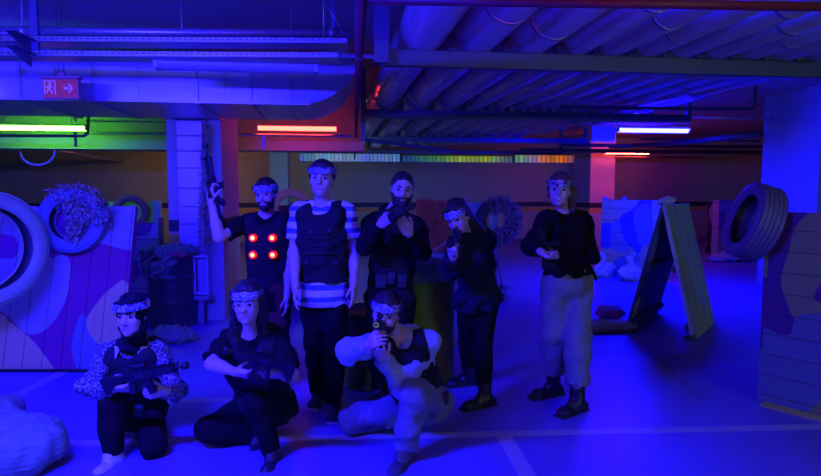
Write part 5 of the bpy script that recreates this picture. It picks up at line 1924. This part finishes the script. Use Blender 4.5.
for sd in 'AB':
    b = p.boot(sd, M_boot, M_sole, tall=.15, lace=M_sole, big=1.14)
    a = p.J['ank' + sd]; sh = (p.J['knee' + sd] - a).normalized()
    F = field_for([cone(a + sh * .150, a + sh * .165, .052, .052, [(nv(a + sh * .185), nv(sh))])], .01, .006); F.mesh('sock', M_sock, p.e)
k = MB(); k.tube([P(497, 262, 4.62), P(500, 274, 4.60), P(502, 289, 4.60), P(500, 291, 4.60)], .010, 8, flat=.4); k.build('loose_strap', M_blackc, p.e)
mz = P(449.5, 246, 3.72)
rifle('toy_rifle', 'black toy rifle pointed toward the camera by the leaning woman', mz, P(460, 233, 4.24))

# --- laughing woman
p = Person('laughing woman in a black jacket and loose grey trousers standing by herself', dict(female=True, smile=True, hair=M_hairb,
    head=(559.5, 189.5, 4.26), face=(-.30, -1, .0), headup=(.06, 0, 1), hs=.98, neck=(565, 210, 4.36), shA=(547.5, 221, 4.30), shB=(583, 222, 4.44), hipA=(556, 283, 4.36), hipB=(579, 283, 4.42), build=1.0,
    elbA=(531, 246), wriA=(541, 252), elbB=(590, 256), wriB=(563, 255), ua=.265, fa=.225, kneeA=(554, 333, 4.42), kneeB=(578, 337, 4.30), ankA=(553, 385, 4.58), ankB=(577, 402, 4.24), fwd=(-.3, -1, 0),
    handA=dict(d=(.3, -.4, -.2), n=(0, .3, 1), t=(1, -.4, .3), curl=1.0), handB=dict(d=(-.9, -.4, .15), n=(0, .8, .3), t=(0, 0, 1), curl=.9), toeA=(-.9, -.45, 0), toeB=(-.8, -.6, 0)))
p.body()
H = p.H
p.hair(g=.014, m=M_hairb, extra=[cone(H(-.04, -.08, .05), H(-.085, -.07, -.02), .036, .036), cone(H(-.085, -.07, -.02), H(-.10, -.05, -.15), .036, .018), cone(H(.072, .0, .02), H(.074, .0, -.05), .016, .010)])
p.headband(tilt=.08, z0=.048, hh=.022, m=camo_mat('headband_dark_camouflage', [(.03, .03, .04), (.42, .42, .42), (.05, .05, .08), (.05, .05, .08)], 26))
p.top(M_blackc, name='jacket', sleeve=1.0, fore=.96, hem=.06, g=.026, folds=.006, seed=51)
p.trousers(M_greyp, g=.022, cut=.74, loose=.022, folds=.006, seed=52, waist=.10)
for sd in 'AB':
    p.boot(sd, M_boot, M_sole, tall=.17, lace=M_sole, big=1.12)
    a = p.J['ank' + sd]; sh = (p.J['knee' + sd] - a).normalized()
    F = field_for([cone(a + sh * .125, a + sh * .15, .052, .058)], .01, .006); F.folds(.003, 60, 2); F.mesh('trouser_cuff', M_greyp, p.e)
p.vest(M_blackc, hem=.06, seed=53, g=.036, pouches=False, sensors=((-.05, .86), (.06, .84), (.03, .70), (.0, .60)))
k = MB(); k.tube([P(587, 262, 4.42), P(592, 270, 4.40), P(596, 279, 4.42)], .028, 8, flat=.35); k.build('vest_flap', M_blackc, p.e)
rifle('toy_gun', 'small dark toy gun held upright against her waist by the laughing woman', P(541, 221, 4.02), P(546, 268, 4.08), up=(-1, 0, 0))

# --- kneeling woman in a headscarf
p = Person('kneeling woman in a dark headscarf and speckled blouse holding a gun across her lap', dict(female=True,
    head=(131.5, 314, 3.52), face=(.0, -1, -.04), headup=(-.03, 0, 1), hs=1.0, neck=(134, 341, 3.64), shA=(111, 353, 3.66), shB=(158, 352, 3.66), hipA=(126, 410, 3.84), hipB=(148, 410, 3.84), build=1.0,
    elbA=(90, 386), wriA=(114, 388), elbB=(177, 389), wriB=(165, 391), ua=.26, fa=.22, kneeA=(111, 403, 3.42), kneeB=(153, 444, 3.50), ankA=(113, 456, 3.44), ankB=(154, 424, 3.92),
    handA=dict(d=(1, -.25, .05), n=(0, .6, .8), t=(0, -1, .6), curl=.9), handB=dict(d=(-.6, -.5, .0), n=(0, .8, .4), t=(0, 0, 1), curl=1.0), toeA=(-.1, -1, 0), toeB=(.05, -.1, -1), fupB=(0, -1, .2)))
p.body()
H = p.H
R = p.HR
F = field_for([ell(H(0, -.020, .030), (.088, .104, .100), R), ell(H(0, -.005, -.05), (.074, .080, .09), R), cone(H(0, -.01, -.10), p.J['neck'] + Vector((0, .0, .01)), .066, .072), ell(p.J['neck'] + Vector((0, -.03, -.02)), (.09, .075, .05))], .03, .0075)
F.add(ell(H(0, .085, -.015), (.056, .055, .080), R), .010, sub=True)
F.folds(.004, 60, 5); F.mesh('headscarf', M_scarf, p.e)
p.headband(tilt=-.02, z0=.062, g=.024, hh=.030, m=camo_mat('headband_blue_camouflage', [(.03, .04, .10), (.34, .36, .46), (.05, .06, .16), (.40, .42, .5)], 34))
p.top(M_speck, name='blouse', sleeve=1.0, fore=.90, hem=-.02, g=.022, folds=.007, seed=61, g2=.026)
k = MB()
for q in (-1, 1):
    a = p.J['neck'] + Vector((.045 * q, -.075, -.015)); k.prism([a, a + Vector((.06 * q, .03, -.005)), a + Vector((.03 * q, -.012, -.075))], [a + Vector((0, -.006, 0)), a + Vector((.06 * q, .024, -.005)), a + Vector((.03 * q, -.018, -.075))])
k.build('collar', mat('pale_collar', (.5, .5, .52), rough=.8), p.e)
p.trousers(M_blackc, g=.018, cut=.94, seed=62, folds=.004)
v = p.vest(M_vest, hem=.08, seed=63, g=.044, sensors=(), wid=.16)
F = field_for([ell(p.front(-.01, .86) + Vector((0, -.03, 0)), (.036, .022, .026))], .01, .005); F.mesh('chest_sensor', mat('sensor_pale', (.45, .5, .55), rough=.3), v)
p.boot('A', M_white, M_white, tall=.06, name='shoe', lace=M_sensor); p.boot('B', M_white, M_white, tall=.04, name='shoe')
y = min(p.J['wriA'].y, p.J['wriB'].y) - .05
rifle('toy_rifle', 'black toy rifle held level across the lap of the woman in a headscarf', P(188, 366, y - .02), P(103, 383, y + .02), up=(0, -.15, 1))

# --- kneeling woman with glasses
p = Person('crouching woman with glasses and long dark hair in black holding a gun across her chest', dict(female=True,
    head=(247.5, 302, 3.46), face=(.02, -1, -.02), headup=(-.02, 0, 1), hs=1.0, neck=(251, 330, 3.58), shA=(230, 341, 3.60), shB=(278, 341, 3.62), hipA=(252, 407, 3.84), hipB=(278, 405, 3.84), build=1.06,
    elbA=(212, 364), wriA=(236, 372), elbB=(292, 376), wriB=(279, 374), ua=.26, fa=.22, kneeA=(208, 430, 3.62), kneeB=(257, 399, 3.40), ankA=(257, 438, 3.72), ankB=(272, 454, 3.46),
    handA=dict(d=(1, -.3, -.1), n=(0, .7, .7), t=(0, 0, 1), curl=1.0), handB=dict(d=(-.75, -.6, .25), n=(0, .7, .5), t=(-.3, 0, 1), curl=1.0), toeA=(.15, -1, 0), toeB=(.02, -1, 0)))
p.body()
H = p.H
J = p.J
p.hair(g=.015, extra=[cone(H(.070, -.005, .01), J['neck'] + Vector((-.088, -.02, -.03)), .030, .038), cone(H(-.070, -.005, .01), J['neck'] + Vector((.088, -.02, -.03)), .030, .038),
                      cone(J['neck'] + Vector((-.088, -.02, -.03)), J['neck'] + Vector((-.10, -.07, -.12)), .036, .018), cone(H(0, -.07, 0), J['neck'] + Vector((0, .07, -.08)), .07, .06)])
p.headband(tilt=.05, z0=.056, hh=.027)
k = MB()
for q in (-1, 1):
    c = H(.032 * q, .105, -.004)
    k.tube([c + Vector(p.HR[0]) * .023 * math.cos(t) + Vector(p.HR[2]) * .020 * math.sin(t) for t in np.linspace(0, 2 * PI, 17)], .0022, 6)
k.tube([H(-.009, .106, 0), H(.009, .106, 0)], .002, 6)
for q in (-1, 1): k.tube([H(.055 * q, .104, .004), H(.078 * q, .0, .006)], .0018, 6)
k.build('glasses', mat('glasses_frame', (.45, .42, .45), rough=.3, metal=.5), p.e)
p.top(M_blackc, name='t_shirt', sleeve=.82, hem=-.06, g=.024, folds=.007, seed=71)
p.trousers(M_blackc, g=.020, cut=.94, seed=72, folds=.004)
p.vest(M_vest, hem=-.02, seed=73, g=.046, wid=.165, sensors=((.0, .82), (.03, .86)))
for sd in 'AB': p.boot(sd, M_sneakd, M_sole, tall=.05, name='shoe', lace=M_sneakd)
y = min(p.J['wriA'].y, p.J['wriB'].y) - .06
rifle('toy_rifle', 'black toy rifle slanting across the chest of the woman with glasses', P(223, 350, y - .04), P(294, 370, y + .04), up=(0, -.15, 1))

# --- kneeling man aiming at the camera
p = Person('kneeling man in a pale hooded top and grey trousers aiming a gun at the camera', dict(
    head=(386, 313, 3.50), face=(-.12, -1, -.10), headup=(.12, 0, 1), hs=1.02, neck=(399, 336, 3.64), shA=(372, 345, 3.60), shB=(428, 344, 3.62), hipA=(412, 405, 3.86), hipB=(436, 403, 3.84), build=1.0,
    elbA=(347, 352), wriA=(369, 345), elbB=(403, 386), wriB=(381, 358), ua=.29, fa=.25, kneeA=(354, 420, 3.82), kneeB=(415, 394, 3.44), ankA=(384, 414, 4.16), ankB=(404, 453, 3.44),
    handA=dict(d=(.35, -.6, .4), n=(.7, .4, 0), t=(0, 0, 1), curl=1.0), handB=dict(d=(-.15, -.5, .8), n=(0, .3, .8), t=(1, 0, .2), curl=1.1), toeA=(.1, .2, -1), fupA=(-.1, 1, .1), toeB=(-.35, -1, 0)))
p.body(); p.hair(g=.012); p.headband(tilt=.03, z0=.056, hh=.026); p.beard(g=.004)
p.top(M_hood, name='hooded_top', sleeve=1.0, fore=.97, hem=-.02, g=.026, folds=.006, seed=81, neckcut=False, gt=.012)
F = field_for([cone(p.J['neck'] + Vector((-.05, -.02, .01)), p.J['neck'] + Vector((.07, .01, .0)), .040, .042), cone(p.J['neck'] + Vector((.06, -.02, .005)), p.J['neck'] + Vector((.035, -.085, -.03)), .030, .022), cone(p.J['neck'] + Vector((.08, .05, .02)), p.J['neck'] + Vector((-.06, .06, .02)), .045, .045)], .02, .0075)
F.folds(.005, 50, 3); F.mesh('hood', M_hood, p.e)
p.trousers(M_greyl, g=.020, cut=.93, loose=.012, folds=.008, seed=82)
v = p.vest(M_vest, hem=.10, seed=83, g=.046, wid=.150, sensors=((.05, .7),), pouches=False)
F = field_for([rbox(p.front(.13, .26) + Vector((0, .02, 0)), (.05, .03, .04), rad=.012)], .01, .007); F.mesh('pouch', M_vest2, v)
p.boot('A', M_sneakd, M_white, tall=.04, name='shoe'); p.boot('B', M_sneak, M_white, tall=.05, name='shoe', lace=M_white, big=1.1)
rifle('toy_rifle', 'black toy rifle seen muzzle first, aimed at the camera by the kneeling man', P(376, 326, 2.98), P(384, 327, 3.44), up=(-.05, 0, 1), lens=True)

# ================================================================== world and view
w = bpy.data.worlds.new('world')
scene.world = w
w.use_nodes = True
w.node_tree.nodes['Background'].inputs[0].default_value = (0.25, 0.12, 0.45, 1)
w.node_tree.nodes['Background'].inputs[1].default_value = 0.01
scene.view_settings.view_transform = 'Standard'
scene.view_settings.look = 'None'
scene.view_settings.gamma = 1
scene.view_settings.use_curve_mapping = False
scene.view_settings.exposure = 0.0
